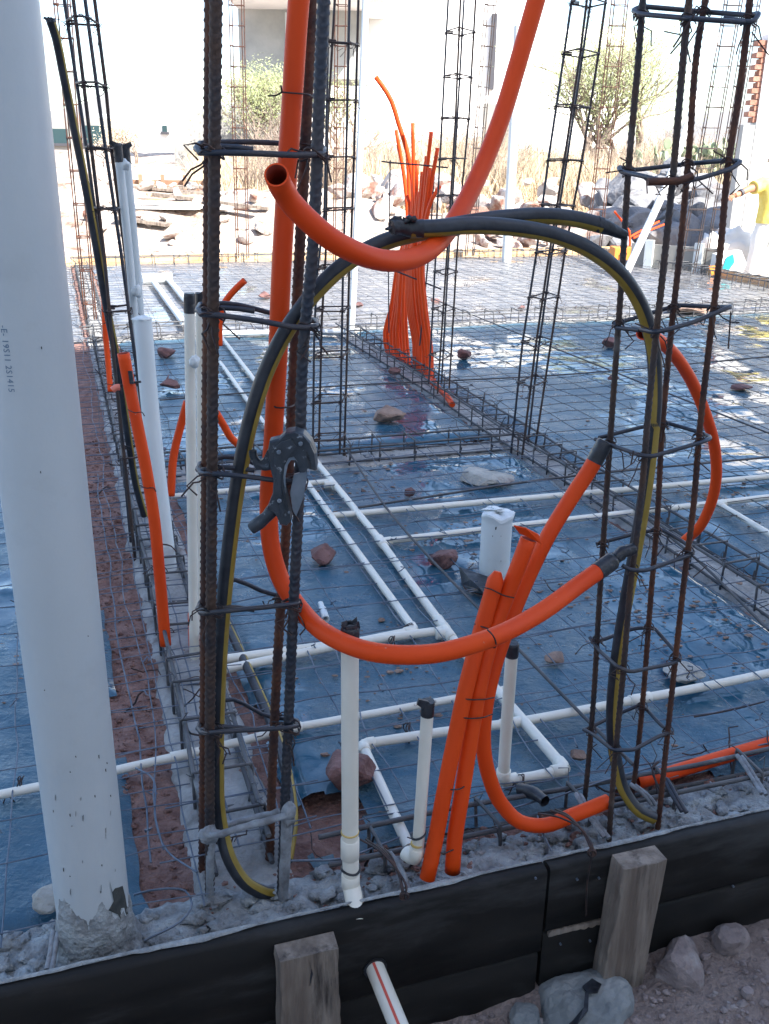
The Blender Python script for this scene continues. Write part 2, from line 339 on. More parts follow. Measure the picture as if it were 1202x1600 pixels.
# plastic sheets
def sheet(label, u0, u1, v0, v1, res, m='plastic', holes=(), drop=(1, 1, 1, 1)):
    nu = int((u1-u0)/res); nv = int((v1-v0)/res)
    def wob(a, k): return .018*nz(a*4, k)+.012*nz(a*13, k+5)
    def zf(u, v):
        z = -.066+.009*nz(u, v, 1, 1.6)+.004*nz(u, v*1.8, 2, 4)+.0022*nz(u, v, 8, 17)
        # creases
        z += .009*math.exp(-((nz(u*.5+v*.35, v*1.5, 11, 1.2))/.035)**2)*max(0, .4+nz(u, v, 21, 2))+.007*math.exp(-((nz(u*1.6-v*.3, v*.6, 17, 1.9))/.03)**2)*max(0, .4+nz(u, v, 25, 2.4))
        e = min((u-u0) if drop[0] else 9, (u1-u) if drop[1] else 9, (v-v0) if drop[2] else 9, (v1-v) if drop[3] else 9)
        z -= max(0, .05-e)*.5
        return z
    us = lin(u0, u1, nu); vs = lin(v0, v1, nv); b = MB(); V = []
    for j, v in enumerate(vs):
        for i, u in enumerate(us):
            uu, vv = u, v
            if i in (0, 1): uu += wob(v, u0)*(1-.5*i)
            if i in (nu, nu-1): uu += wob(v, u1)*(1-.5*(nu-i))
            if j in (0, 1): vv += wob(u, v0)*(1-.5*j)
            if j in (nv, nv-1): vv += wob(u, v1)*(1-.5*(nv-j))
            V.append(UV(uu, vv, zf(u, v)))
    F = []
    for j in range(nv):
        for i in range(nu):
            u, v = (us[i]+us[i+1])/2, (vs[j]+vs[j+1])/2
            if any(((u-a)/ra)**2+((v-c)/rb)**2 < 1+.5*nz(u, v, 3, 11) for a, c, ra, rb in holes): continue
            F.append([j*(nu+1)+i, j*(nu+1)+i+1, (j+1)*(nu+1)+i+1, (j+1)*(nu+1)+i])
    b.add(V, F); return tag(b.build('plastic_sheet', M[m]), label, 'plastic sheet', 'plastic sheets under the mesh')
sheet('wet black plastic sheet with painted sky blue in the nearest bay round the cream pipe loop', .34, 1.865, 1.45, 3.79, .013, holes=((.395, 1.55, .085, .085), (1.13, 1.43, .2, .05), (.32, 1.95, .04, .1)))
sheet('wet black plastic sheet with painted sky blue in the bay beyond the cross strip with the brown block', .335, 1.865, 4.03, 6.89, .02, drop=(1, 1, 1, 1))
sheet('wide wet black plastic sheet with painted sky blue on the right beyond the orange conduit bundle', 2.045, 6.4, 1.47, 6.9, .026)
sheet('black plastic sheet with painted sky blue at the left edge behind the fat white pipe', -2.7, -.035, 1.40, 6.9, .02)
sheet('dusty plastic sheet with painted sunlit grey at the far end of the slab', .33, 6.9, 7.1, 11.6, .05, 'plastic_sunlit')
sheet('dusty plastic sheet with painted sunlit grey left of the far rusty column', -2.7, .1, 7.0, 11.6, .06, 'plastic_sunlit')

sheet('narrow blue plastic edge between the fat white pipe\'s foot and the red soil', -.07, .03, 1.41, 1.92, .01, drop=(0, 1, 1, 1))
sheet('scrap of blue plastic on the red soil beside the fat white pipe\'s middle', -.07, .026, 2.18, 2.68, .01, drop=(0, 1, 1, 1))
# welded wire mesh
KN = random.Random(3)
def wmesh(label, u0, u1, v0, v1, sp=.15, seg=.08, r=.0016, m='mesh', z0=-.036, seed=0, n=4, wb=1.):
    b = MB(); rnd = random.Random(seed)
    def zz(u, v): return z0+.011*nz(u, v, seed, 3.1)+.004*nz(u, v, seed+4, 9)
    k = int((u1-u0)/sp)
    for i in range(k+1):
        u = u0+i*sp+rnd.uniform(-.01, .01); a = max(2, int((v1-v0)/seg)); pts = []
        ph = rnd.uniform(0, 99)
        for j in range(a+1):
            v = v0+(v1-v0)*j/a+(rnd.uniform(-.05, .02) if j in (0, a) else 0); uu = u+wb*(.020*nz(v*1.4, ph)+.009*nz(v*6, ph)); pts.append(UV(uu, v, zz(uu, v)))
        b.tube(pts, r, n, False)
    k = int((v1-v0)/sp)
    for i in range(k+1):
        v = v0+i*sp+rnd.uniform(-.01, .01); a = max(2, int((u1-u0)/seg)); pts = []
        ph = rnd.uniform(0, 99)
        for j in range(a+1):
            u = u0+(u1-u0)*j/a+(rnd.uniform(-.04, .05) if j in (0, a) else 0); vv = v+wb*(.026*nz(u*1.7, ph)+.010*nz(u*6, ph)); pts.append(UV(u, vv, zz(u, vv)+r*1.8))
        b.tube(pts, r, n, False)
    for q in range(int((u1-u0)*(v1-v0)*(9 if m == 'mesh' else 6))):
        u, v = u0+sp*KN.randrange(max(1, int((u1-u0)/sp)))+KN.uniform(-.03, .03), KN.uniform(v0, v1); c = UV(u, v, zz(u, v)+.003)
        p = [c]
        for _ in range(4): p.append(p[-1]+Vector((KN.uniform(-.014, .014), KN.uniform(-.014, .014), KN.uniform(-.004, .009))))
        b.tube(p, .0019, 4, False)
    return tag(b.build('welded_mesh', M[m]), label, 'steel mesh', 'welded wire mesh sheets')
wmesh('wavy wire mesh over the nearest sky-tinted plastic bay', .06, 1.93, 1.48, 3.86, seed=1, r=.002)
wmesh('coarser second mesh layer lapped over the nearest sky-tinted bay', .3, 1.93, 1.5, 3.9, sp=.29, seed=9, r=.0017, z0=-.028, wb=2.2)
wmesh('fine mesh lapped along the left footing and soil strip', -.03, .37, 1.5, 6.8, sp=.105, seed=10, r=.0015, z0=-.02, wb=1.6)
wmesh('wire mesh over the bay with the brown block', .1, 1.95, 3.93, 6.9, seed=2, m='mesh_d', r=.0017)
wmesh('wire mesh over the wide right-hand plastic', 1.97, 6.5, 1.5, 6.9, seed=3, seg=.1, r=.0017, m='mesh_d')
wmesh('wire mesh over the left plastic and the red soil strip', -2.6, .12, 1.38, 6.9, seed=4, sp=.16)
wmesh('sunlit wire mesh over the far grey plastic', .2, 6.8, 6.95, 11.5, seed=5, seg=.15, r=.0015, m='mesh_d')
wmesh('sunlit wire mesh left of the far rusty column', -2.6, .1, 6.95, 11.5, seed=6, seg=.2, r=.0024, m='mesh_d')

# ---------------------------------------------------------------- footing cages lying in the strips
def beam_cage(label, a, b_, wdt=.11, z0=-.075, z1=-.008, sp=.17, r=.0048, seed=0, mt='cage'):
    rnd = random.Random(seed); A = Vector((*a, 0)); B = Vector((*b_, 0)); d = (B-A); L = d.length; d /= L; s = Vector((-d.y, d.x, 0))
    P = lambda t, q, z: UV(*(A+d*t+s*q).xy, z)
    t = thing('footing_cage', P(L/2, 0, -.08), label, 'rebar cage', 'rebar cages lying in the footing strips')
    for q, z in ((-wdt/2, z0), (wdt/2, z0), (-wdt/2, z1), (wdt/2, z1)):
        m = MB(); k = int(L/.25); ph = rnd.uniform(0, 50)
        m.tube([P(L*i/k, q+.012*nz(i*.6, ph), z+.010*nz(i*.5, ph+9)) for i in range(k+1)], r*1.1, 6)
        m.build('longitudinal_bar', M[mt], t)
    k = int(L/sp)
    stepk = max(1, k//90+1) if k > 90 else 1
    for i in range(0, k, stepk):
        c = (i+.5)*sp+rnd.uniform(-.03, .03); m = MB(); sk = rnd.uniform(-.02, .02); dz = rnd.uniform(-.006, .008); rw = wdt/2+.008
        loop = [P(c, -rw, z0-.012), P(c+sk*.3, -rw, z1+.008+dz), P(c+sk, rw, z1+.008+dz), P(c+sk*.6, rw, z0-.012), P(c, -rw+.01, z0-.016), P(c+.006, -rw-.002, z0+.03)]
        pts = []
        for j in range(len(loop)-1):
            pts.append(loop[j]); pts.append(loop[j].lerp(loop[j+1], .12)); pts.append(loop[j].lerp(loop[j+1], .88))
        pts.append(loop[-1]); m.tube(pts, r*.8, 5)
        if rnd.random() < .8:  # tied wire tails
            for q in (-1, 1):
                p0 = P(c+sk*.5, q*rw, z1+.006); m.tube([p0, p0+Vector((rnd.uniform(-.02, .02), rnd.uniform(-.02, .02), rnd.uniform(.01, .03))), p0+Vector((rnd.uniform(-.04, .04), rnd.uniform(-.03, .03), rnd.uniform(.01, .045)))], .0012, 4, False)
        m.build('stirrup', M[mt], t)
    m = MB()
    for i in range(int(L*16)):
        p = P(rnd.uniform(0, L), rnd.gauss(0, wdt*.55), z1+rnd.uniform(-.03, .012)); q = [p]; d0 = Vector((rnd.gauss(0, 1), rnd.gauss(0, 1), rnd.uniform(-.3, .6))).normalized()
        for _ in range(4): d0 = (d0+Vector((rnd.gauss(0, .5), rnd.gauss(0, .5), rnd.gauss(-.1, .35)))).normalized(); q.append(q[-1]+d0*rnd.uniform(.012, .035))
        m.tube(q, rnd.choice((.0012, .0018, .0026)), 4, False)
    m.build('wire_tangle', M['wire'], t)['kind'] = 'stuff'
    return t
beam_cage('cement-splashed cage in the left footing strip running away from the thick column', (.215, 1.46), (.215, 6.9), wdt=.105, seed=1, sp=.16)
beam_cage('cage in the long footing strip under the orange conduit bundle', (1.95, 1.5), (1.95, 6.9), wdt=.12, seed=2, sp=.17)
beam_cage('short cage in the cross strip between the two long footings', (.32, 3.9), (1.9, 3.88), wdt=.13, seed=3, sp=.17)
beam_cage('dark cage across the slab where the shade ends', (.1, 7.0), (6.6, 7.0), wdt=.14, seed=4, sp=.2, z1=.01)
beam_cage('sunlit cage along the far formwork', (.1, 11.5), (6.9, 11.5), wdt=.16, seed=5, sp=.2, z1=.02, r=.006)
beam_cage('sunlit cage along the right edge near the worker', (6.75, 7.0), (6.75, 11.4), wdt=.2, seed=6, sp=.17, z1=.03, r=.006)
beam_cage('cage lying right behind the near formwork boards', (.36, 1.41), (2.6, 1.41), wdt=.075, seed=7, sp=.21, z1=-.026, z0=-.09)
beam_cage('sunlit cage running up the far left of the slab', (.21, 7.1), (.21, 11.4), wdt=.12, seed=8, sp=.2, r=.005)

# ---------------------------------------------------------------- rebar
def rebar_tube(m, pts, r, ribbed=True, n=10, pitch=.0122, mi=0):
    if not ribbed: m.tube(pts, r, n, True, mi); return
    P = smooth(pts, pitch/6)
    def rf(i, k, th):
        ridge = .055*r*2 if abs(math.sin(th)) > .97 else 0
        s = (i/6.+(.5-abs(((th/math.pi) % 1)-.5))*1.5) % 1
        return r*.92+ridge+(r*.15 if s < .36 else 0)
    m.tube(P, r, 14, True, mi, rf)
def at_z(P, z):
    for i in range(len(P)-1):
        if (P[i].z-z)*(P[i+1].z-z) <= 0 and P[i].z != P[i+1].z: return P[i].lerp(P[i+1], (z-P[i].z)/(P[i+1].z-P[i].z))
    return P[0]+(P[-1]-P[0])*((z-P[0].z)/(P[-1].z-P[0].z))
def tie(m, c, r, ax, tails=2, rnd=random, wr=.0011):
    ax = ax.normalized(); x = ax.orthogonal().normalized(); y = ax.cross(x)
    for w_ in range(2):
        pts = [c+x*(math.cos(a)*r*1.25)+y*(math.sin(a)*r*1.25)+ax*((w_-.5)*.006+.004*math.sin(a*2+w_)) for a in [2*math.pi*i/12 for i in range(12)]]
        m.tube(pts, wr, 5, closed=True)
    for q in range(tails):
        a = rnd.uniform(2.6, 6.2); d = (Vector((math.cos(a)*.6, -.5, math.sin(a)))).normalized(); p = c+d*r*1.1
        m.tube([p, p+d*.012, p+d*.02+Vector((rnd.uniform(-.012, .012), 0, rnd.uniform(-.014, .006))), p+d*.026+Vector((rnd.uniform(-.02, .02), 0, rnd.uniform(-.03, .004)))], wr, 4, False)
def column(name, label, bars, rows, r, order, mats, rs=.0032, ribbed=False, hook=True, ties=True, spread=1.0, group='upright rebar column cages', seed=0, z_of=0, extra=0, cls='longitudinal_bar', n=7):
    """bars: list of [(px,py,Y)...] ; rows: image rows of stirrups on bar z_of"""
    rnd = random.Random(seed); B = [PY(q) for q in bars]
    lo = min(min(p.z for p in q) for q in B); base = sum((min(q, key=lambda p: p.z) for q in B), Vector())/len(B)
    t = thing(name, base, label, 'rebar column', group)
    for i, q in enumerate(B):
        m = MB(); mm = mats[i % len(mats)]; rebar_tube(m, q, r, ribbed, n); m.build(cls, M[mm], t)
    for row in rows:
        if isinstance(row, (list, tuple)): C = [WY(px, py, bars[k][0][2] if len(row) > 1 else 0) for (k, px, py) in row]; idx = [k for k, _, _ in row]
        else:
            ref = bars[z_of]; Yr = ref[0][2]
            for j in range(len(ref)-1):
                if ref[j][1] <= row <= ref[j+1][1] or j == len(ref)-2: f = (row-ref[j][1])/(ref[j+1][1]-ref[j][1]); z = WY(ref[j][0]+(ref[j+1][0]-ref[j][0])*f, row, Yr).z; break
            C = [at_z(B[k], z+rnd.uniform(-.004, .004)) for k in order]; idx = order
        cen = sum(C, Vector())/len(C); O = []
        for c in C:
            d = (c-cen); d.z = 0; O.append(c+d.normalized()*(r+rs)*spread)
        m = MB(); pts = []; L_ = len(O)
        for k in range(L_):
            a, b_, c = O[k-1], O[k], O[(k+1) % L_]
            da = (a-b_); dc = (c-b_); e = min(.012, da.length*.3)
            pts += [b_+da.normalized()*e, b_+(da.normalized()+dc.normalized())*e*.25, b_+dc.normalized()*e]
        if hook:
            s0 = pts[1]; pts = pts[2:]+pts[:2]; inn = (cen-s0).normalized()
            d0 = (pts[0]-s0).normalized(); d1_ = (pts[-2]-s0).normalized()
            up = Vector((0, 0, rs*2.2))
            pts = [s0+inn*.035+up+d1_*.01, s0+inn*.006+up]+[p+up*(1-i/(len(pts)-1)) for i, p in enumerate(pts)]+[s0+inn*.006, s0+inn*.038-d0*.004]
        m.tube(pts, rs, 6, closed=not hook); m.build('stirrup', M[mats[-1]], t)
        if ties:
            for c in C:
                if rnd.random() < .85: m = MB(); tie(m, c, r+rs, Vector((0, 0, 1))+Vector((rnd.uniform(-.4, .4), rnd.uniform(-.4, .4), 0)), 2, rnd); m.build('tie_wire', M['wire'], t)
    return t
# thick near column
NC = [[(338, -40, 1.37), (334, 400, 1.37), (331, 800, 1.37), (328, 1170, 1.37), (328, 1440, 1.37)],
      [(329, -40, 1.46), (326, 400, 1.46), (322, 800, 1.46), (319, 1170, 1.46), (317, 1395, 1.46)],
      [(508, -40, 1.375), (500, 133, 1.375), (488, 400, 1.375), (475, 533, 1.375), (468, 760, 1.375), (459, 943, 1.375), (448, 1200, 1.375), (438, 1440, 1.375)],
      [(488, -40, 1.50), (480, 166, 1.50), (468, 400, 1.50), (456, 640, 1.50), (447, 830, 1.50), (438, 960, 1.50), (426, 1200, 1.50), (420, 1400, 1.50)]]
tn = column('rebar_column', 'thick ribbed rebar column nearest the camera with the pipe cutter hung on it', NC, [], .0078, [0, 1, 3, 2], ['rebar', 'rust', 'bar_blue', 'rust'], ribbed=True)
def cornered(P, e=.009):
    out = [P[0]]
    for i in range(1, len(P)-1):
        a, b_, c = P[i-1], P[i], P[i+1]; da = a-b_; dc = c-b_; q = min(e, da.length*.35, dc.length*.35)
        out += [b_+da.normalized()*q, b_+(da.normalized()+dc.normalized())*q*.3, b_+dc.normalized()*q]
    return out+[P[-1]]
def near_stirrup(pts, par, rs=.004, m='bar_blue', tails=(), rnd_=True):
    mm = MB(); mm.tube(smooth(pts, .02) if rnd_ else cornered(pts), rs, 8); return mm.build('stirrup', M[m], par)
for (ya, yb, yt) in ((236, 242, 226), (488, 512, 482), (737, 752, 700), (955, 945, 893), (1142, 1137, 1080)):
    # front leg, back leg, hooked corners
    xa = 318+ (0 if ya > 300 else -2); xb = {236: 500, 488: 490, 737: 470, 955: 462, 1142: 460}[ya]
    f = [(xa-8, ya-4, 1.40), (xa-4, ya+3, 1.375), (340, ya+(yb-ya)*.1+2, 1.352), ((xa+xb)/2, (ya+yb)/2+1, 1.352), (xb-14, yb, 1.358), (xb+1, yb-2, 1.37), (xb+4, yb-6, 1.42), (xb-12, yb-14, 1.515), (xb-34, yb-16, 1.52), (350, ya-14 if ya < 600 else yt+14, 1.49), (312, ya-12, 1.475), (xa-7, ya-8, 1.44), (xa-5, ya-1, 1.39), (xa+8, ya-3, 1.38), (xa+30, ya-7, 1.395), (xa+80, ya-2, 1.40)]
    near_stirrup(PY(f), tn)
    for (cx, cy, cY) in ((333, ya, 1.372), (xb-6, yb, 1.378)):
        mm = MB(); tie(mm, WY(cx, cy, cY), .0135, Vector((.25, 0, 1)), 3, random, .0014); mm.build('tie_wire', M['wire'], tn)
    mm = MB(); tie(mm, WY(xb-22, yb-12, 1.5), .012, Vector((-.3, 0, 1)), 2, random, .0013); mm.build('tie_wire', M['wire'], tn)
# cement-caked bottom stirrup + caked feet
cs = PY([(322, 1306, 1.36), (345, 1303, 1.345), (385, 1291, 1.345), (430, 1279, 1.35), (455, 1271, 1.362), (452, 1262, 1.40), (436, 1268, 1.49), (360, 1287, 1.47), (322, 1300, 1.42)])
mm = MB(); mm.tube(smooth(cs, .006), .0062, 8, rf=lambda i, k, th: .0060+.0022*nz(i*.35, th)); near = mm.build('stirrup', M['cement_bar'], tn); near['label'] = 'stirrup caked in pale cement near the foot of the column'
def lump(m, c, r, sq=(1, 1, 1), seed=0, n1=14, n2=9, amp=.35, sc_=1.6):
    V = []; F = []
    for j in range(n2+1):
        ph = math.pi*j/n2
        for i in range(n1):
            th = 2*math.pi*i/n1; d = Vector((math.sin(ph)*math.cos(th), math.sin(ph)*math.sin(th), math.cos(ph)))
            q = r*(1+amp*noise.noise(d*sc_+Vector((seed*3.7, 0, 0)))*1.6+amp*.4*noise.noise(d*sc_*3+Vector((seed, 5, 0)))*1.6)
            V.append(Vector(c)+Vector((d.x*sq[0], d.y*sq[1], d.z*sq[2]))*q)
    for j in range(n2):
        for i in range(n1): F.append([j*n1+i, j*n1+(i+1) % n1, (j+1)*n1+(i+1) % n1, (j+1)*n1+i])
    m.add(V, F)
mm = MB(); lump(mm, WY(328, 1303, 1.362), .013, (1.2, 1, 1.1), 1); lump(mm, WY(322, 1310, 1.365), .009, seed=2); lump(mm, WY(452, 1266, 1.365), .012, (1, 1, 1.4), 3); lump(mm, WY(452, 1280, 1.365), .009, (1, 1, 1.4), 4)
mm.build('cement_lump', M['cement_bar'], tn)
for (x0, y0, x1, y1, yy, rr) in ((330, 1300, 328, 1440, 1.368, .0095), (449, 1275, 440, 1450, 1.372, .0115)):
    mm = MB(); P = smooth(PY([(x0, y0, yy), ((x0+x1)/2, (y0+y1)/2, yy), (x1, y1, yy)]), .006)
    mm.tube(P, rr, 12, rf=lambda i, k, th: rr*(.82+.3*nz(i*.14, th*.8, rr*900)+.5*max(0, i/len(P)-.6))); mm.build('cement_coating', M['cement_bar'], tn)
# slim right-hand column in front
RC = [[(1007, -30, 1.64), (997, 100, 1.64), (982, 268, 1.64), (974, 398, 1.64), (955, 668, 1.64), (946, 798, 1.64), (937, 934, 1.64), (927, 1101, 1.64), (919, 1198, 1.64), (906, 1320, 1.64)],
      [(1080, -30, 1.53), (1067, 100, 1.53), (1054, 251, 1.53), (1039, 398, 1.53), (1014, 634, 1.53), (1000, 798, 1.53), (987, 900, 1.53), (974, 1051, 1.53), (960, 1198, 1.53), (950, 1335, 1.53)],
      [(1127, -400, 1.66), (1106, -20, 1.66), (1091, 67, 1.66), (1077, 234, 1.66), (1062, 398, 1.66), (1049, 517, 1.66), (1034, 684, 1.66), (1028, 800, 1.66), (1017, 934, 1.66), (1004, 1101, 1.66), (994, 1198, 1.66), (979, 1300, 1.66)],
      [(1175, -30, 1.575), (1157, 134, 1.575), (1139, 250, 1.575), (1125, 398, 1.575), (1111, 517, 1.575), (1094, 668, 1.575), (1083, 798, 1.575), (1072, 884, 1.575), (1057, 1017, 1.575), (1038, 1198, 1.575), (1028, 1295, 1.575)]]
RC[2] = RC[2][1:]
rt = column('rebar_column', 'slim open rebar column on the right holding the arched black and yellow hose', RC, [], .0049, [0, 1, 3, 2], ['rebar', 'rebar', 'rust', 'rust'], ribbed=True)
def rstir(corners, dbl=0, tails=()):
    o = []
    for k, (px, py, yy) in enumerate(corners): o.append(WY(px, py, yy))
    near_stirrup(o, rt, .0037, 'bar_blue', rnd_=False)
S = [((1168, 35, 1.555), (1080, 29, 1.51), (1000, 22, 1.62), (988, 16, 1.66), (1004, 10, 1.67), (1095, 18, 1.68), (1172, 24, 1.60), (1188, 20, 1.57), (1176, 36, 1.55), (1130, 28, 1.56)),
     ((1040, 284, 1.50), (1000, 274, 1.57), (970, 268, 1.63), (966, 260, 1.66), (990, 266, 1.665), (1075, 256, 1.69), (1132, 251, 1.61), (1160, 252, 1.57), (1142, 264, 1.55), (1090, 280, 1.52), (1035, 286, 1.505), (1012, 284, 1.52)),
     ((990, 512, 1.62), (1022, 519, 1.51), (1040, 516, 1.51), (1085, 503, 1.54), (1130, 484, 1.56), (1144, 478, 1.575), (1132, 480, 1.60), (1060, 477, 1.68), (1048, 480, 1.68), (975, 502, 1.665), (960, 504, 1.65), (962, 512, 1.635), (1000, 516, 1.58)),
     ((936, 684, 1.65), (1000, 668, 1.68), (1040, 660, 1.68), (1095, 676, 1.62), (1112, 684, 1.58), (1100, 690, 1.56), (1020, 713, 1.515), (1004, 712, 1.515), (950, 694, 1.615), (930, 686, 1.64)),
     ((932, 850, 1.66), (1000, 832, 1.68), (1035, 827, 1.68), (1070, 848, 1.62), (1086, 862, 1.58), (1070, 870, 1.56), (1008, 892, 1.515), (984, 890, 1.51), (972, 883, 1.515)),
     ((925, 1000, 1.65), (938, 1001, 1.66), (990, 982, 1.68), (1022, 980, 1.68), (1055, 1018, 1.60), (1066, 1028, 1.575), (1050, 1037, 1.56), (985, 1050, 1.51), (965, 1042, 1.515), (935, 1015, 1.62), (922, 996, 1.65)),
     ((915, 1140, 1.65), (960, 1118, 1.68), (1003, 1100, 1.68), (1035, 1135, 1.60), (1050, 1144, 1.575), (1030, 1150, 1.56), (990, 1172, 1.52), (958, 1172, 1.51), (925, 1146, 1.62), (912, 1140, 1.64))]
for q in S: rstir(q)
for (k, row) in ((0, (22, 268, 505, 690, 850, 1000, 1142)), (1, (28, 282, 518, 712, 890, 1046, 1172)), (2, (18, 256, 480, 664, 830, 981, 1104)), (3, (30, 254, 483, 682, 862, 1027, 1143))):
    for y in row:
        q = RC[k]
        for j in range(len(q)-1):
            if q[j][1] <= y <= q[j+1][1]:
                f = (y-q[j][1])/(q[j+1][1]-q[j][1]); x = q[j][0]+(q[j+1][0]-q[j][0])*f; break
        mm = MB(); tie(mm, WY(x, y, q[0][2]), .0085, Vector((random.uniform(-.4, .4), 0, 1)), 3, random, .0011); mm.build('tie_wire', M['wire'], rt)
# short offcuts tied on the second ring
mm = MB(); mm.tube(PY([(1012, 284, 1.50), (1060, 283, 1.505), (1082, 275, 1.51)]), .0058, 8); mm.build('tied_offcut', M['rust'], rt)
for a, c in (((1142, 487, 1.57), (1138, 545, 1.57)), ((990, 704, 1.5), (986, 726, 1.5)), ((1087, 20, 1.5), (1052, 74, 1.5))):
    mm = MB(); mm.tube(PY([a, c]), .0014, 5); mm.build('tie_wire', M['wire'], rt)
# columns further back
def mk(l): return l
column('rebar_column', 'leaning rebar column on the left beside the tall black hose and twin white pipes',
       [[(96, -30, 3.05), (133, 216, 3.05), (168, 470, 3.05), (186, 640, 3.05), (205, 850, 3.05)], [(111, -30, 2.93), (131, 133, 2.93), (143, 233, 2.93), (163, 400, 2.93), (178, 560, 2.93), (212, 880, 2.93)],
        [(129, -30, 2.96), (151, 133, 2.96), (166, 240, 2.96), (190, 400, 2.96), (222, 640, 2.96), (246, 860, 2.96)], [(144, -30, 3.08), (165, 133, 3.08), (175, 240, 3.08), (196, 400, 3.08), (226, 650, 3.08), (250, 850, 3.08)]],
       [37, 135, 232, 326, 480, 590, 700], .0055, [0, 1, 2, 3], ['bar_blue', 'rebar'], seed=11)
column('rebar_column', 'dark rebar column standing at the left end of the cross strip behind the thick one',
       [[(514, -30, 3.92), (511, 166, 3.92), (507, 333, 3.92), (495, 433, 3.92), (491, 533, 3.92), (489, 705, 3.92)], [(525, -30, 4.03), (512, 200, 4.03), (509, 400, 4.03), (503, 500, 4.03), (498, 712, 4.03)],
        [(547, -30, 3.95), (543, 166, 3.95), (538, 366, 3.95), (536, 433, 3.95), (531, 710, 3.95)], [(561, -30, 4.06), (556, 166, 4.06), (549, 370, 4.06), (546, 420, 4.06), (538, 712, 4.06)]],
       [65, 156, 246, 330, 420, 487, 560, 630, 690], .005, [0, 1, 3, 2], ['bar_blue', 'rebar'], seed=12)
column('rebar_column', 'rebar column just right of the orange conduit bundle on the long footing',
       [[(702, -30, 5.15), (691, 186, 5.15), (683, 333, 5.15), (680, 420, 5.15), (670, 600, 5.15)], [(721, -30, 5.0), (712, 183, 5.0), (703, 333, 5.0), (697, 420, 5.0), (684, 615, 5.0)],
        [(727, -30, 5.3), (715, 183, 5.3), (706, 333, 5.3), (700, 420, 5.3), (690, 600, 5.3)], [(745, -30, 5.15), (733, 183, 5.15), (721, 306, 5.15), (714, 400, 5.15), (702, 608, 5.15)]],
       [51, 120, 185, 249, 307, 367, 425, 482, 555], .005, [0, 1, 3, 2], ['bar_blue', 'rebar'], seed=13)
column('rebar_column', 'rebar column leaning right where the cross strip meets the long footing',
       [[(898, -30, 4.2), (882, 83, 4.2), (857, 250, 4.2), (838, 398, 4.2), (817, 533, 4.2), (798, 715, 4.2)], [(921, -30, 4.08), (907, 83, 4.08), (882, 250, 4.08), (858, 400, 4.08), (837, 543, 4.08), (814, 730, 4.08)],
        [(928, -30, 4.34), (911, 83, 4.34), (886, 250, 4.34), (862, 400, 4.34), (842, 543, 4.34), (824, 700, 4.34)], [(951, -30, 4.22), (935, 87, 4.22), (909, 254, 4.22), (882, 400, 4.22), (860, 543, 4.22), (834, 715, 4.22)]],
       [5, 84, 168, 251, 322, 395, 464, 535, 597], .0052, [0, 1, 3, 2], ['bar_blue', 'rebar'], seed=14)
FC = [('thin rusty rebar column far left seen between the fat pipe and the hose', [(82, -20), (133, 500)], [(104, -20), (148, 500)], 7.1, 'rust'),
      ('thin rebar column at the far edge seen just right of the thick near column', [(357, -20), (370, 404)], [(377, -20), (386, 404)], 11.6, 'rust'),
      ('thin rusty column at the far edge seen behind the dark column in the middle', [(524, -20), (521, 410)], [(541, -20), (534, 410)], 11.5, 'rust'),
      ('faint rebar column at the far edge left of the tall white post', [(760, -20), (727, 400)], [(774, -20), (738, 400)], 12.0, 'rebar'),
      ('tall thin rebar column at the far edge in front of the mesquite tree', [(958, -20), (915, 400)], [(980, -20), (935, 400)], 11.9, 'rust'),
      ('thin rebar column at the far edge between the slim bars and the leaning plank', [(1136, -20), (1060, 428)], [(1160, -20), (1083, 428)], 10.6, 'rebar'),
      ('thin rebar column at the slab corner beside the brick-ended wall', [(1172, -20), (1100, 420)], [(1188, -20), (1116, 420)], 11.2, 'rebar')]
for i, (lab, a, c, Y, m_) in enumerate(FC):
    dy = .1
    bars = [[(a[0][0], a[0][1], Y), (a[1][0], a[1][1], Y)], [(a[0][0]+5, a[0][1], Y+dy), (a[1][0]+3, a[1][1]-1, Y+dy)], [(c[0][0]+4, c[0][1], Y+dy), (c[1][0]+3, c[1][1]-1, Y+dy)], [(c[0][0], c[0][1], Y), (c[1][0], c[1][1], Y)]]
    sp = 32 if Y > 9 else 52
    column('rebar_column', lab, bars, list(range(8, a[1][1]-15, sp)), .0052 if Y < 9 else .0062, [0, 1, 2, 3], [m_], ties=False, seed=20+i, rs=.004, n=5)
# loose long bars laid over the mesh
def gp(lst, z=-.024): return [W(px, py, z) for px, py in lst]
for lab, l in (('long dark bar laid across both bays behind the brown block', [(250, 625), (483, 606), (870, 586), (1202, 557)]),
               ('long dark bar laid across in front of the flat pale stone', [(560, 793), (690, 773), (800, 756), (1202, 714)]),
               ('long dark bar running away beside the capped white stub', [(990, 1195), (947, 1154), (813, 1017), (753, 956), (613, 805), (543, 703)]),
               ('long bar running away across the right-hand plastic', [(1202, 677), (1000, 597), (800, 517), (640, 452)]),
               ('long bar lying low across the bottom of the right-hand footing', [(1202, 985), (1090, 875), (985, 790), (880, 715)])):
    m = MB(); m.tube(smooth(gp(l), .1), .0045, 6); tag(m.build('loose_rebar', M['mesh_d']), lab, 'rebar', 'loose bars laid over the mesh')

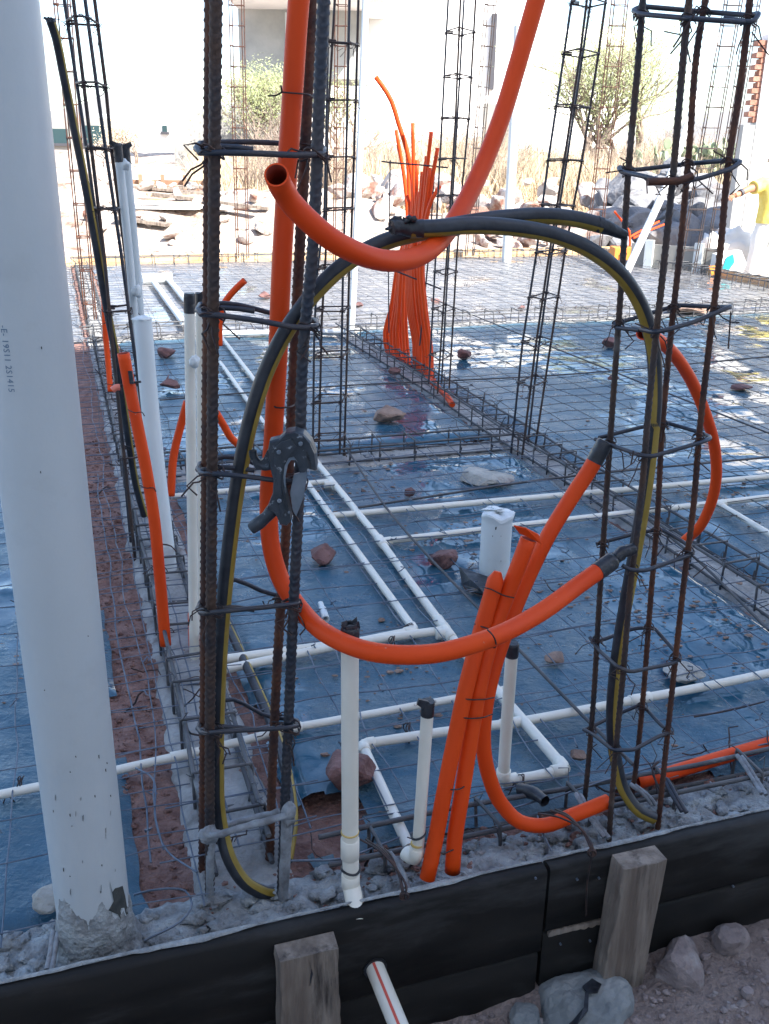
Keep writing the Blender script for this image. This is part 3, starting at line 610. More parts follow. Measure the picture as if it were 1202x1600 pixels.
# ---------------------------------------------------------------- fat white pipe
PC = Vector((-.475, 1.262, 0)); PR = .0585
pt = thing('white_pipe', PC+Vector((0, 0, -.1)), 'fat white vertical pipe at the left edge with mortar caked round its foot', 'pipe')
m = MB(); m.pipe([PC+Vector((0, 0, -.1+i*.05)) for i in range(48)], PR, .003, 48); m.build('pipe_wall', M['pvc_big'], pt)
m = MB(); n1, n2 = 90, 60; V = []; F = []
for j in range(n2+1):
    z = -.10+.19*j/n2
    for i in range(n1):
        th = 2*math.pi*i/n1
        edge = .022+.07*nz(math.cos(th)*1.5, math.sin(th)*1.5, 3, 1.3)+.022*nz(math.cos(th), math.sin(th), 0, 5)+.010*nz(math.cos(th), math.sin(th), 5, 14)+.04*math.exp(-((th-4.45)/.3)**2)+.02*math.cos(th+1.9)
        q = PR+max(-.004, min(.006, (edge-z)*.12))+(.0028*nz(th*4, z*40, 2)+.0016*nz(th*9, z*110, 6) if z < edge else 0)+max(0, (-.045-z))*.45*(1+.8*nz(th*3, z*20, 5))
        V.append(PC+Vector((math.cos(th)*q, math.sin(th)*q, z)))
for j in range(n2):
    for i in range(n1): F.append([j*n1+i, j*n1+(i+1) % n1, (j+1)*n1+(i+1) % n1, (j+1)*n1+i])
m.add(V, F); m.build('cement_crust', M['mortar'], pt)
# dark scraped smear on the crust
M['smear'] = mat('dark_mud_smear', (.035, .04, .04), (.07, .075, .07), .7, .85, 40, .4, 120, bdist=.003)
m = MB(); V = []; F = []; NA, NB = 22, 30
def psurf(px, py, extra=0.):
    """point on the fat pipe's surface seen at a pixel, pushed out by extra"""
    d = ray(px, py); o = Vector((0, 0, CH)); rr = PR+extra
    a = d.x**2+d.y**2; bq = 2*((o.x-PC.x)*d.x+(o.y-PC.y)*d.y); c = (o.x-PC.x)**2+(o.y-PC.y)**2-rr**2
    D = max(0, bq*bq-4*a*c); return o+d*((-bq-math.sqrt(D))/(2*a))
sm = [(172, 1377), (176, 1394), (180, 1388), (192, 1384), (196, 1400), (200, 1425), (203, 1440), (192, 1440), (184, 1428), (170, 1422), (178, 1408)]
m.prism([psurf(x, y, .0004) for x, y in sm], Vector((.35, -.93, 0))*.0012); m.build('mud_smear', M['smear'], pt)
m = MB()
for i in range(15):
    x, y = random.choice([(random.uniform(80, 175), random.uniform(1180, 1380)), (random.uniform(60, 140), random.uniform(500, 1200))]); l = random.uniform(1, 7)
    y0 = y; cx = 73+.12*(y-800)
    if abs(x-cx) > 50: x = cx+random.uniform(-45, 45)
    p = [psurf(x, y, .0002), psurf(x+1.5, y-l*.3, .0002), psurf(x+2, y+l, .0002), psurf(x+.4, y+l*.8, .0002)]; m.prism(p, Vector((.35, -.93, 0))*.0006)
o = m.build('dirt_speck', M['smear'], pt)
m = MB()
for i in range(14):
    y = random.uniform(1240, 1400) if i < 16 else random.uniform(300, 1240); cx = 73+.12*(y-800); x = cx+random.uniform(-46, 50); 
    if x < 2: continue
    hh = random.uniform(1.2, 8 if i < 16 else 3); ww = random.uniform(.8, 3)
    m.prism([psurf(x-ww*.5, y-hh*.3, .0002), psurf(x+ww*.4, y-hh*.6, .0002), psurf(x+ww*.6, y+hh*.2, .0002), psurf(x+ww*.1, y+hh*.8, .0002), psurf(x-ww*.4, y+hh*.5, .0002)], Vector((.35, -.93, 0))*.0007)
m.build('mortar_splash', M['mortar'], pt)
def text_on(parent, s, size, place, mt, spacing=1.0, name='printed_text'):
    cu = bpy.data.curves.new('t', 'FONT'); cu.body = s; cu.size = size; cu.resolution_u = 2; cu.space_character = spacing
    ob = bpy.data.objects.new('t', cu); sc.collection.objects.link(ob); bpy.context.view_layer.update()
    me = bpy.data.meshes.new_from_object(ob.evaluated_get(bpy.context.evaluated_depsgraph_get()))
    bm = bmesh.new(); bm.from_mesh(me); bmesh.ops.triangulate(bm, faces=bm.faces); bmesh.ops.subdivide_edges(bm, edges=[e for e in bm.edges if e.calc_length() > size*.25], cuts=2)
    b = MB(); b.add([place(v.co.x, v.co.y) for v in bm.verts], [[v.index for v in f.verts] for f in bm.faces], 0, False)
    bm.free(); bpy.data.objects.remove(ob); bpy.data.meshes.remove(me); bpy.data.curves.remove(cu)
    return b.build(name, mt, parent)
view = (Vector((0, 0, 0))-Vector((PC.x, PC.y, 0))).normalized(); side = Vector((-view.y, view.x, 0))   # side: to the right seen from the camera
z0 = psurf(8, 508).z
def place(x, y):
    a = -.52+y/PR; q = PR+.0004
    return Vector((PC.x, PC.y, 0))+view*(math.cos(a)*q)+side*(math.sin(a)*q)+Vector((0, 0, z0-x))
if (side.x < 0): side = -side
text_on(pt, '-E- 19S11 2S1415', .0115, place, M['ink'], 1.05)

# ---------------------------------------------------------------- generic pipes, tape and hoses
def tape_cap(P, r, par, L=.03, tail=True, seed=0):
    """tape wound over the end P[-1] (P: two last axis points), with a crumpled tail"""
    a, b_ = P; d = (b_-a).normalized(); x = d.orthogonal().normalized(); m = MB()
    pts = [b_-d*L, b_-d*L*.6, b_-d*.2*L, b_+d*.002, b_+d*.006]
    m.tube(smooth(pts, .003), r*1.07, 16, rf=lambda i, k, th: r*(1.06+.05*nz(i*.5, th*2, seed))*(1 if i*.003 < L else .82))
    if tail:
        s = 1 if seed % 2 else -1; t0 = b_-d*.002; sx = Vector((s*.9, -.2, .1)).normalized()
        q = [t0-sx*r, t0+sx*r*.2+d*.010, t0+sx*r*1.6+d*.012+Vector((0, 0, .002)), t0+sx*r*1.9+d*.004, t0+sx*r*.9-d*.004, t0-sx*r*.7-d*.004]
        m.prism(q, Vector((0, -1, 0)).cross(d).cross(d).normalized()*r*.9 if False else Vector((.1, -.9, .2)).normalized()*r*.8)
        for i in range(4):
            lump(m, t0+Vector((random.uniform(-1, 1)*r*.8, random.uniform(-1, 1)*r*.5, random.uniform(0, r*.5))), r*.45, (1.2, .8, .7), seed+i, 8, 6, .6, 2.5)
    return m.build('black_tape', M['tape'], par)
def ring(par, P, d, r, wd=.03, name='coupling', mt='cpvc', lip=1.12):
    d = d.normalized(); m = MB(); m.tube([P-d*wd/2, P-d*wd/2+d*.001, P+d*(wd/2-.001), P+d*wd/2], [r*1.03, r*lip, r*lip, r*1.03], 24); return m.build(name, M[mt], par)
def elbow(par, A, C, B, r, mt='cpvc'):
    """corner fitting at C between directions to A and B"""
    a = (A-C).normalized(); b_ = (B-C).normalized(); L = r*2.6; m = MB()
    m.tube([C+a*L, C+a*(L-.001), C+a*r*1.2, C+(a+b_)*r*.35, C+b_*r*1.2, C+b_*(L-.001), C+b_*L], [r*1.03, r*1.22, r*1.2, r*1.17, r*1.2, r*1.22, r*1.03], 20); return m.build('elbow', M[mt], par)
def tee(par, C, d, s, r, mt='cpvc'):
    d = d.normalized(); s = s.normalized(); m = MB(); L = r*2.8
    m.tube([C-d*L, C-d*(L-.001), C+d*(L-.001), C+d*L], [r*1.03, r*1.22, r*1.22, r*1.03], 20); m.tube([C, C+s*(L*.95), C+s*L], [r*1.2, r*1.2, r*1.03], 20); return m.build('tee', M[mt], par)
def upright(name, label, pts, r, mt='cpvc', tape=True, seed=0, ln=.028, group='upright cream pipes', n=22, tail=True):
    P = smooth(PY(pts), .03); t = thing(name, P[-1], label, 'pipe', group)
    m = MB(); m.tube(P[::-1], r, n); m.build('pipe_wall', M[mt], t)
    if tape: tape_cap((P[1], P[0]), r, t, ln, tail, seed)
    return t, P
# W1
t, P = upright('cream_pipe', 'cream upright pipe with a neat black cap and couplings standing just behind the near boards', [(547, 985, 1.33), (547, 1200, 1.325), (548, 1345, 1.325), (549, 1385, 1.325)], .0142, seed=2, ln=.02, tail=False)
b0 = P[-1]; ring(t, WY(547, 1325, 1.325), Vector((0, 0, 1)), .0142, .04); ring(t, WY(548, 1375, 1.325), Vector((0, 0, 1)), .0142, .026); ring(t, WY(547, 1300, 1.325), Vector((0, 0, 1)), .0142, .004, 'glue_line', 'glue', 1.1)
m = MB(); m.tube([b0, b0+Vector((.006, -.02, -.012)), b0+Vector((.012, -.05, -.03))], .0155, 20); m.build('bend', M['cpvc'], t)
m = MB(); c_ = WY(548, 1357, 1.325); m.tube([c_+Vector((math.cos(a)*.0158, math.sin(a)*.0158, .002*math.sin(a*2))) for a in lin(0, 2*math.pi, 20)[:-1]], .0022, 6, closed=True); m.build('tie_strap', M['tape'], t)
m = MB()
for i in range(7):
    a = i*.9; p0 = P[0]+Vector((math.cos(a)*.01, math.sin(a)*.01, 0)); m.prism([p0, p0+Vector((.006, 0, .004)), p0+Vector((.004, .002, .015+.004*math.sin(i*2))), p0+Vector((-.005, 0, .011))], Vector((0, .0015, 0)))
m.build('tape_frill', M['tape'], t)
# W2
t, P = upright('cream_pipe', 'shorter cream upright pipe with crumpled black tape left of the orange conduit bunch', [(669, 1100, 1.40), (662, 1200, 1.40), (655, 1300, 1.40), (652, 1338, 1.40)], .0108, seed=4, ln=.022)
C = WY(650, 1345, 1.40); elbow(t, C+Vector((0, 0, .1)), C, C+Vector((-.03, .035, 0)), .0112); ring(t, WY(652, 1318, 1.40), Vector((0, 0, 1)), .0108, .005, 'glue_line', 'glue', 1.12)
m = MB(); c_ = WY(654, 1304, 1.40); m.tube([c_+Vector((math.cos(a)*.0122, math.sin(a)*.0122, .005*math.cos(a))) for a in lin(0, 2*math.pi, 20)[:-1]], .0022, 6, closed=True); m.build('tie_strap', M['tape'], t)
# pipe loop on the near sheet: W3 + floor run
Gz = -.045
def gpipe(name, label, path, r, joints=(), z=Gz, up=None, mt='cpvc', group='cream pipes lying on the sheets', ends=()):
    P = [W(px, py, z+r*.4) for px, py in path]
    if up: P = PY(up)+P
    t = thing(name, sum(P, Vector())/len(P), label, 'pipe', group)
    for i in range(len(P)-1):
        m = MB(); m.tube(smooth([P[i], P[i].lerp(P[i+1], .5)+Vector((.0015*random.uniform(-1, 1), 0, .003*random.uniform(-1, 1))), P[i+1]], .06), r, 16); m.build('pipe_wall', M[mt], t)
    for i in range(1, len(P)-1): elbow(t, P[i-1], P[i], P[i+1], r, mt)
    return t, P
t, P = gpipe('cream_pipe', 'cream pipe rising taped behind the orange bunch then looping along the sheet', [(786, 1222), (884, 1203), (762, 1062), (690, 975), (596, 847), (495, 723), (344, 524)], .0125, up=[(801, 1008, 1.66)])
# straighten the first riser top: tape
tape_cap((P[1], P[0]), .0125, t, .025, False, 3)
for a, c in (((597, 847), (680, 835)), ((521, 757), (470, 761)), ((700, 989), (640, 996))):
    A = W(*a, Gz+.005); B = W(*c, Gz+.005); tee(t, A, P[4]-P[5], B-A, .0125)
t2, P2 = gpipe('cream_pipe', 'cream pipe parallel to the long run ending in a wire-tied bend toward the left footing', [(344, 566), (483, 749), (513, 800), (651, 990), (352, 1047)][0:1]+[(648, 985), (350, 1046)], .0118)
gpipe('cream_pipe', 'cream branch pipe from the long run past the bend to the left footing', [(700, 984), (352, 1030)], .0125)
gpipe('cream_pipe', 'upper cream branch pipe running right to the frame edge behind the white stub', [(517, 806), (1210, 744)], .0118)
gpipe('cream_pipe', 'short cream pipe crossing left behind the pipe cutter', [(268, 776), (520, 752)], .0115)
t4, P4 = gpipe('cream_pipe', 'lower cream branch pipe running right behind the white stub with a side branch', [(600, 846), (1210, 776)], .0118)
A = W(1122, 787, Gz+.005); B = W(1215, 842, Gz+.005); tee(t4, A, P4[0]-P4[1], B-A, .0118); m = MB(); m.tube([A, B], .0115, 14); m.build('pipe_wall', M['cpvc'], t4)
t5, P5 = gpipe('cream_pipe', 'long thin cream pipe with printed letters crossing under both columns from the left edge', [(-20, 1246), (285, 1180), (455, 1138), (792, 1077)], .0098)
t6, P6 = gpipe('cream_pipe', 'cream pipe from the right frame edge bending toward the near boards', [(1215, 1049), (1000, 1092), (800, 1130), (566, 1163), (640, 1325)], .0112)
gpipe('cream_pipe', 'white pipe crossing between the two footings just before the shade ends', [(345, 521), (552, 519)], .02, mt='pvc')
gpipe('cream_pipe', 'left one of two sunlit white pipes running into the distance', [(240, 440), (290, 508)], .026, mt='pvc', z=-.03)
gpipe('cream_pipe', 'right one of two sunlit white pipes running into the distance', [(263, 436), (305, 488)], .026, mt='pvc', z=-.03)
gpipe('cream_pipe', 'sunlit white pipe lying across at the far left of the slab', [(222, 436), (268, 434)], .05, mt='pvc', z=-.03)
# text on the thin pipe
A, B = P5[2], P5[3]; d = (B-A).normalized(); c0 = None
sA = A.lerp(B, .545)
upv = Vector((0, 0, 1)); fr = d.cross(upv)*1
if fr.y > 0: fr = -fr
def place5(x, y):
    a = .55+y/.0098; return sA+d*x+(fr*math.cos(a)+upv*math.sin(a))*.0101
text_on(t5, 'CAMBU    C-12', .0078, place5, M['tape'], 1.15)
# wire ties on the floor pipes
for i, (px, py) in enumerate(((614, 1003), (640, 982), (638, 1140), (33, 1225), (815, 1222))):
    c = W(px, py, -.038); m = MB(); tie(m, c, .0125, Vector((1, .3, 0)) if i not in (1,) else Vector((-.3, 1, 0)), 3, random, .0014)
    tag(m.build('wire_tie', M['wire']), ['black wire tie with loose tails on the doubled cream pipes', 'wire tie at the bend of the inner long pipe', 'wire tie hanging off the pipe behind the short upright', 'wire tie on the thin pipe at the left edge', 'tie round the pipe loop near the floor'][i], 'wire tie')
# W5 twin
t, P = upright('cream_pipe', 'left cream pipe of the taped pair right behind the thick column', [(296, 462, 2.26), (299, 700, 2.26), (304, 1040, 2.26)], .0128, seed=5, ln=.04, tail=False)
t, P = upright('cream_pipe', 'right cream pipe of the taped pair right behind the thick column', [(314, 462, 2.30), (316, 700, 2.30), (318, 1040, 2.30)], .0128, seed=7, ln=.035)
c = WY(304, 565, 2.24); m = MB(); lump(m, c, .012, (1, .8, 1.2), 5, amp=.3); tag(m.build('foam_wad', M['pvc']), 'small white wad wired between the taped pair of pipes', 'packing')
# W6 twin at left
t, P = upright('white_pipe', 'left one of the tall twin white pipes with black tape flaps on the left', [(184, 228, 3.02), (202, 400, 3.02), (216, 560, 3.02), (246, 850, 3.02)], .0125, 'pvc', seed=8, ln=.045)
t, P = upright('white_pipe', 'right one of the tall twin white pipes with black tape flaps on the left', [(196, 230, 3.08), (212, 400, 3.08), (225, 560, 3.08), (250, 840, 3.08)], .0125, 'pvc', seed=9, ln=.045)
c = WY(197, 258, 3.0); m = MB(); lump(m, c, .012, (1, .8, 1.2), 8, amp=.3); tag(m.build('foam_wad', M['pvc']), 'upper white wad wired between the tall twin pipes', 'packing')
c = WY(214, 456, 3.0); m = MB(); lump(m, c, .014, (1, .8, 1.3), 9, amp=.3); tag(m.build('foam_wad', M['pvc']), 'lower white wad wired between the tall twin pipes', 'packing')
# W7 stained pipe
M['pvc_st'] = mat('stained_white_pvc', (.7, .74, .75), (.62, .67, .68), .45, .6, 6, .2, 60, c3=(.2, .2, .18), s3=9, c3lo=.56, c3hi=.66, stretch=(1, 1, .35), bdist=.004)
P = smooth(PY([(223, 498, 2.86), (235, 640, 2.86), (264, 892, 2.84)]), .03); t = thing('white_pipe', P[-1], 'mud-stained white pipe with a collapsed folded top left of the taped pair', 'pipe')
m = MB(); m.tube(P[::-1], .0268, 28); m.build('pipe_wall', M['pvc_st'], t)
m = MB(); lump(m, P[0]+Vector((0, 0, 0)), .026, (1.02, 1.0, .35), 3, 20, 12, .25); m.build('folded_top', M['pvc_st'], t)
# capped stub
base = W(772, 905); Yb = base.y+.03
P = smooth(PY([(777, 812, Yb), (774, 860, Yb), (771, 912, Yb)]), .02); SR = .0475
t = thing('white_pipe_stub', P[-1], 'short fat white pipe stub with its top folded shut in the near bay', 'pipe')
m = MB(); m.tube(P[::-1], SR, 36, False); m.build('pipe_wall', M['pvc'], t)
top = P[0]; m = MB(); vs_ = []; nn = 36
for j in range(9):
    f = j/8
    for i in range(nn):
        a = 2*math.pi*i/nn; q = SR*[1, 1.03, 1.06, 1.02, .86, .62, .36, .15, .02][j]*(1+.05*math.cos(3*a+.7)*(j > 1))
        fold = (.006*math.cos(3*a+.7)*(j > 1)+.007*nz(math.cos(a)*2, math.sin(a)*2, f*2))*min(1, j/2)
        vs_.append(top+Vector((math.cos(a)*q, math.sin(a)*q, [0, .008, .016, .022, .026, .028, .027, .025, .023][j]+fold)))
m.add(vs_, [[j*nn+i, j*nn+(i+1) % nn, (j+1)*nn+(i+1) % nn, (j+1)*nn+i] for j in range(8) for i in range(nn)], 0, False)
m.add(vs_[-nn:], [list(range(nn))], 0, False)
for (a0, w_, h_) in ((2.2, .05, .006), (.5, .045, .004)):
    ax = Vector((math.cos(a0), math.sin(a0), 0)); ay = Vector((-ax.y, ax.x, 0)); c = top+Vector((0, 0, .026+h_))
    m.prism([c+ax*SR*1.1-ay*.022-Vector((0, 0, .010)), c+ax*SR*1.1+ay*.022-Vector((0, 0, .012)), c+ay*.018-ax*.012+Vector((0, 0, .006)), c-ay*.016-ax*.012+Vector((0, 0, .004))], Vector((0, 0, .0025)))
m.build('folded_top', M['pvc'], t)
m = MB(); q = psurf
for (px, py, s) in ((775, 826, .004), (783, 838, .0012), (770, 838, .0016), (783, 877, .0012)):
    c = WY(px, py, Yb-SR-.0005); m.prism([c+Vector((-s*.5, 0, -s)), c+Vector((s*.4, 0, -s*.8)), c+Vector((s*.6, 0, s*1.4)), c+Vector((-s*.4, 0, s*1.1))], Vector((0, .002, 0)))
m.build('nick', M['smear'], t)
# torn sheeting at the stub
m = MB(); g_ = [(717, 899), (745, 905), (772, 913), (778, 930), (768, 945), (750, 935), (735, 922), (722, 912)]
V = [W(x, y, -.05) for x, y in g_]; V = [v+Vector((0, 0, .03*(1+nz(i*1.3, 2))*(i % 3 != 1))) for i, v in enumerate(V)]; m.prism(V, Vector((0, 0, -.003)))
tag(m.build('torn_sheeting', M['tarp']), 'torn black sheeting flap at the foot of the capped white stub', 'sheeting')
m = MB(); m.tube(smooth([W(812, 1232, -.025), W(835, 1240, -.02), W(852, 1252, -.02)], .01), .013, 14, False, rf=lambda i, k, th: .013+.004*nz(i*.3, th))
tag(m.build('torn_sheeting', M['tarp']), 'rolled black sheeting edge beside the bend of the pipe loop', 'sheeting')
# far white pipes standing
P = smooth(PY([(573, -30, 7.02), (562, 250, 7.02), (549, 522, 7.02)]), .3); m = MB(); m.tube(P[::-1], .024, 18)
tag(m.build('white_pipe', M['pvc']), 'tall white pipe standing at the far end of the long footing', 'pipe')
P = smooth(PY([(811, 40, 12.1), (803, 200, 12.1), (791, 412, 12.1)]), .3); m = MB(); m.tube(P[::-1], .057, 18)
tag(m.build('white_post', M['pvc']), 'blown-out white pipe post standing at the far edge of the slab', 'pipe')
P = PY([(980, 424, 10.4), (1042, 290, 11.4), (1122, 55, 13.4)]); m = MB(); m.tube(P, .045, 4)
tag(m.build('leaning_plank', M['white_wall']), 'long pale plank leaning from the slab toward the brick-ended wall', 'plank')
# fittings lying on the sheet
t = thing('pipe_fitting', W(507, 962, -.04), 'white pipe fitting with open socket lying on the sheet left of the capped upright', 'fitting')
m = MB(); a = W(504, 952, -.03); c = W(509, 968, -.035); m.pipe([a, a.lerp(c, .5), c], .0115, .003, 20); m.build('socket', M['pvc'], t)
m = MB(); c2 = W(501, 943, -.03); m.tube([a, c2], .0085, 8); m.build('plug', M['pvc'], t)

# ---------------------------------------------------------------- orange corrugated-style conduit
def conduit(label, pts, r=.0145, tape=None, open_end=False, group=None, name='orange_conduit', step=.014, wl=.002, taper=None, z=None, n=24, cut=None):
    P = smooth(PY(pts) if z is None else pts, step); t = thing(name, P[-1] if P[-1].z < P[0].z else P[0], label, 'conduit', group)
    N = len(P)
    m = MB(); rf = (lambda i, k, th: r*taper(i/(N-1))) if taper else None
    m.pipe(P, r, wl, n, 0, 1, rf) if not taper else m.tube(P, r, n, rf=rf)
    m.build('hose_wall', [M['orange'], M['orange_in']], t)
    if tape == 'end': tape_cap((P[-2], P[-1]), r, t, .035, False, 1)
    if tape == 'start': tape_cap((P[1], P[0]), r, t, .035, False, 1)
    return t, P
O1, P1 = conduit('long orange conduit dropping beside the thick column and looping across to the slim one', [(472, -60, 1.46), (464, 40, 1.46), (457, 150, 1.46), (447, 300, 1.455), (440, 420, 1.45), (434, 560, 1.45), (426, 700, 1.45), (420, 790, 1.45), (425, 860, 1.44), (442, 912, 1.43), (470, 952, 1.40), (520, 996, 1.32), (590, 1020, 1.27), (670, 1022, 1.27), (750, 1003, 1.30), (840, 960, 1.38), (910, 910, 1.46), (955, 878, 1.50)], .0148, tape='end')
m = MB(); a, c = PY([(962, 872, 1.505), (990, 858, 1.52)]); m.tube(smooth([a, a.lerp(c, .5)+Vector((0, 0, .004)), c], .004), .0105, 12, rf=lambda i, k, th: .0105+.003*nz(i*.6, th*2)); m.build('black_tape', M['tape'], O1)
def clamp(par, pts, wr=.0013):
    m = MB(); m.tube(smooth(PY(pts), .006), wr, 6); m.build('binding_wire', M['wire'], par)
clamp(O1, [(419, 150, 1.43), (432, 149, 1.435), (441, 144, 1.44), (452, 145, 1.435), (478, 147, 1.445), (488, 151, 1.48)]); clamp(O1, [(441, 144, 1.44), (439, 134, 1.43)])
clamp(O1, [(427, 634, 1.44), (432, 637, 1.43), (446, 637, 1.433), (462, 632, 1.47)])
conduit('pinkish orange conduit curving up out of frame with its open end by the thick column', [(432, 273, 1.165), (438, 289, 1.19), (452, 313, 1.205), (478, 341, 1.215), (515, 372, 1.23), (560, 396, 1.26), (610, 408, 1.31), (655, 400, 1.37), (690, 373, 1.44), (722, 325, 1.51), (755, 258, 1.57), (785, 180, 1.61), (812, 90, 1.64), (838, 0, 1.66), (860, -80, 1.67)], .0142)
bunch = 'orange conduits tied in a bunch by the near boards'
conduit('shortest of the tied orange conduits with a rounded pinched top', [(778, 893, 1.50), (768, 930, 1.49), (752, 985, 1.475), (732, 1060, 1.45), (712, 1150, 1.43), (694, 1240, 1.41), (681, 1310, 1.40), (668, 1372, 1.385)], .0142, group=bunch, taper=lambda f: min(1, .45+(f/.012)**.5*.55))
T2, P2_ = conduit('tied orange conduit with a torn flared open top', [(826, 842, 1.51), (812, 880, 1.505), (792, 930, 1.50), (770, 990, 1.485), (752, 1060, 1.465), (736, 1150, 1.445), (722, 1240, 1.425), (711, 1310, 1.41), (707, 1362, 1.40)], .0142, group=bunch)
m = MB(); c = PY([(803, 822, 1.50), (822, 826, 1.49), (842, 836, 1.50), (846, 850, 1.50), (838, 842, 1.515), (822, 838, 1.50), (812, 834, 1.505)]); m.prism(c, Vector((0, .002, .001))); m.build('torn_flap', M['orange'], T2)
T3, P3_ = conduit('tied orange conduit taped to the slim column, its lower end curling along the ground', [(944, 694, 1.61), (925, 728, 1.605), (890, 782, 1.59), (858, 835, 1.57), (826, 900, 1.55), (797, 970, 1.525), (773, 1040, 1.505), (758, 1110, 1.49), (756, 1170, 1.485), (765, 1215, 1.49), (785, 1258, 1.50), (812, 1284, 1.50), (850, 1290, 1.505), (895, 1274, 1.52), (950, 1252, 1.55)], .0140, tape='start', group=bunch)
for (pts) in ([(757, 918, 1.485), (768, 921, 1.472), (786, 930, 1.478), (803, 934, 1.49)], [(742, 975, 1.475), (762, 982, 1.458), (785, 985, 1.47), (810, 978, 1.50)], [(716, 1087, 1.44), (728, 1092, 1.43), (752, 1093, 1.44), (772, 1090, 1.47)], [(712, 1113, 1.44), (724, 1121, 1.425), (748, 1122, 1.435), (770, 1116, 1.47)], [(696, 1229, 1.415), (706, 1234, 1.40), (718, 1233, 1.405), (728, 1227, 1.42)], [(683, 1326, 1.40), (693, 1334, 1.385), (703, 1330, 1.39), (714, 1325, 1.40)]): clamp(T2, pts)
clamp(O1, [(762, 984, 1.29), (768, 990, 1.28), (774, 1000, 1.29), (772, 1012, 1.31), (760, 1004, 1.30)])
gz = lambda l, z: [W(x, y, z) for x, y in l]
conduit('orange conduit lying along the ground from behind the slim column to the right edge', gz([(995, 1222), (1030, 1213), (1080, 1198), (1140, 1180), (1215, 1158)], -.045), .015, z=1)
# left open-top orange
O4, P4_ = conduit('orange conduit with an open slit top leaning by the tall black hose on the left', [(193, 552, 2.34), (200, 590, 2.34), (212, 650, 2.33), (228, 730, 2.32), (241, 810, 2.31), (249, 890, 2.30), (255, 960, 2.29), (259, 1008, 2.28)], .0150, taper=None)
m = MB(); c = [WY(200, 580, 2.323), WY(206, 580, 2.323), WY(209, 600, 2.321), WY(203, 600, 2.321)]; m.prism(c, Vector((0, .006, 0))); m.build('slit', M['tape'], O4)
m = MB(); c = WY(187, 605, 2.335); m.tube([c, c+Vector((-.008, -.004, 0)), c+Vector((-.017, -.008, -.006))], .0085, 12); m.build('pink_plug', M['pink'], O4)
m = MB(); c = WY(208, 598, 2.33); m.tube([c, c+Vector((.02, 0, .003))], .003, 6); m.build('pin', M['tape'], O4)
for y0 in (642, 760, 885, 980):
    f = (y0-552)/456; x0 = [192+x for x in (20, 38, 56, 66)][(642, 760, 885, 980).index(y0)]
    clamp(O4, [(x0-12, y0-2, 2.31), (x0, y0+3, 2.295), (x0+10, y0+2, 2.305), (x0+14, y0+8, 2.31)])
conduit('thin flattened orange conduit standing far left beside the rusty column', [(163, 468, 4.9), (165, 520, 4.9), (170, 575, 4.88), (173, 612, 4.85)], .0145)
conduit('orange conduit arching up behind the stained white pipe', [(293, 628, 3.1), (284, 660, 3.1), (272, 710, 3.08), (267, 775, 3.05)], .0135)
conduit('orange conduit bending down right behind the arched hose on the left', [(338, 645, 3.3), (350, 665, 3.32), (362, 685, 3.34), (376, 697, 3.36)], .0135)
conduit('orange conduit with a torn end poking up behind the thick column', [(383, 438, 4.6), (368, 452, 4.6), (352, 472, 4.6), (344, 500, 4.6), (343, 540, 4.6)], .0155)
conduit('bright orange conduit bowing out behind the slim right-hand column', [(1004, 520, 2.05), (1022, 527, 2.1), (1040, 540, 2.15), (1072, 580, 2.25), (1100, 640, 2.35), (1117, 700, 2.42), (1119, 750, 2.47), (1108, 795, 2.52), (1092, 825, 2.56), (1070, 845, 2.6)], .0145)
m = MB(); m.tube([W(300, 960, -.05), W(302, 1010, -.05)], .012, 12); tag(m.build('orange_conduit', M['orange']), 'short red-orange conduit stub at the foot of the taped pair', 'conduit')
m = MB(); m.tube(smooth(gz([(668, 590), (700, 622), (707, 632)], -.05), .03), .016, 10); tag(m.build('orange_conduit', M['orange']), 'orange conduit stub lying in the long footing right of the bundle', 'conduit')
# big bundle
BT = [(587, 120), (619, 203), (622, 226), (645, 192), (674, 206), (684, 231), (667, 244), (636, 232), (652, 250), (672, 262), (660, 268), (644, 285), (688, 290), (655, 300), (678, 300), (636, 305), (665, 320), (648, 330), (671, 330), (640, 335)]
rank = [4, 0, 1, 6, 15, 19, 12, 2, 8, 16, 11, 5, 18, 9, 17, 3, 13, 7, 14, 10]
blab = ['tallest conduit of the bundle, arching left and glowing in the sun', 'bundle conduit with a short red top leaning left', 'bundle conduit whose bent top catches yellow sun', 'bundle conduit ending in a dark tip just right of the tallest', 'bundle conduit with a round dark tip standing right of centre', 'bundle conduit whose dark tip leans furthest right']
for k in range(20):
    q = rank[k]/19; tx, ty = BT[k]; left = q < .42
    fx, fy = (604+q/.42*40, 548+q/.42*14) if left else (648+(q-.42)/.58*28, 568+(q-.42)/.58*20)
    Yf = W(fx, fy, -.06).y+.05*(k % 3)-.05; wx = 613+q*48; mx = 636+q*35
    pts = [(tx, ty, Yf), (mx+(tx-mx)*.35, ty+(330-ty)*.5 if ty < 300 else ty+12, Yf), (mx-4*q, 345, Yf), (wx+6*(1-q), 425, Yf), (wx+(fx-wx)*.35, 485, Yf), (fx-(3 if left else 1), fy-30, Yf), (fx, fy, Yf-.02), (fx+8, fy+14, Yf-.12)]
    if k == 0: pts = [(587, 120, Yf), (597, 133, Yf), (612, 158, Yf), (622, 190, Yf), (636, 235, Yf), (644, 275, Yf), (mx, 345, Yf)]+pts[3:]
    conduit(blab[k] if k < 6 else 'orange conduit packed inside the big orange bundle on the long footing', pts, .0112 if k else .014, group='orange conduits of the big bundle', step=.05, n=12)
m = MB(); m.tube(PY([(596, 252, 5.7), (610, 254, 5.7), (660, 258, 5.7), (700, 262, 5.7)]), .005, 6); m.tube(PY([(610, 250, 5.72), (607, 420, 5.72), (608, 520, 5.72)]), .004, 6); m.tube(PY([(680, 250, 5.72), (672, 380, 5.72), (656, 540, 5.72)]), .005, 6)
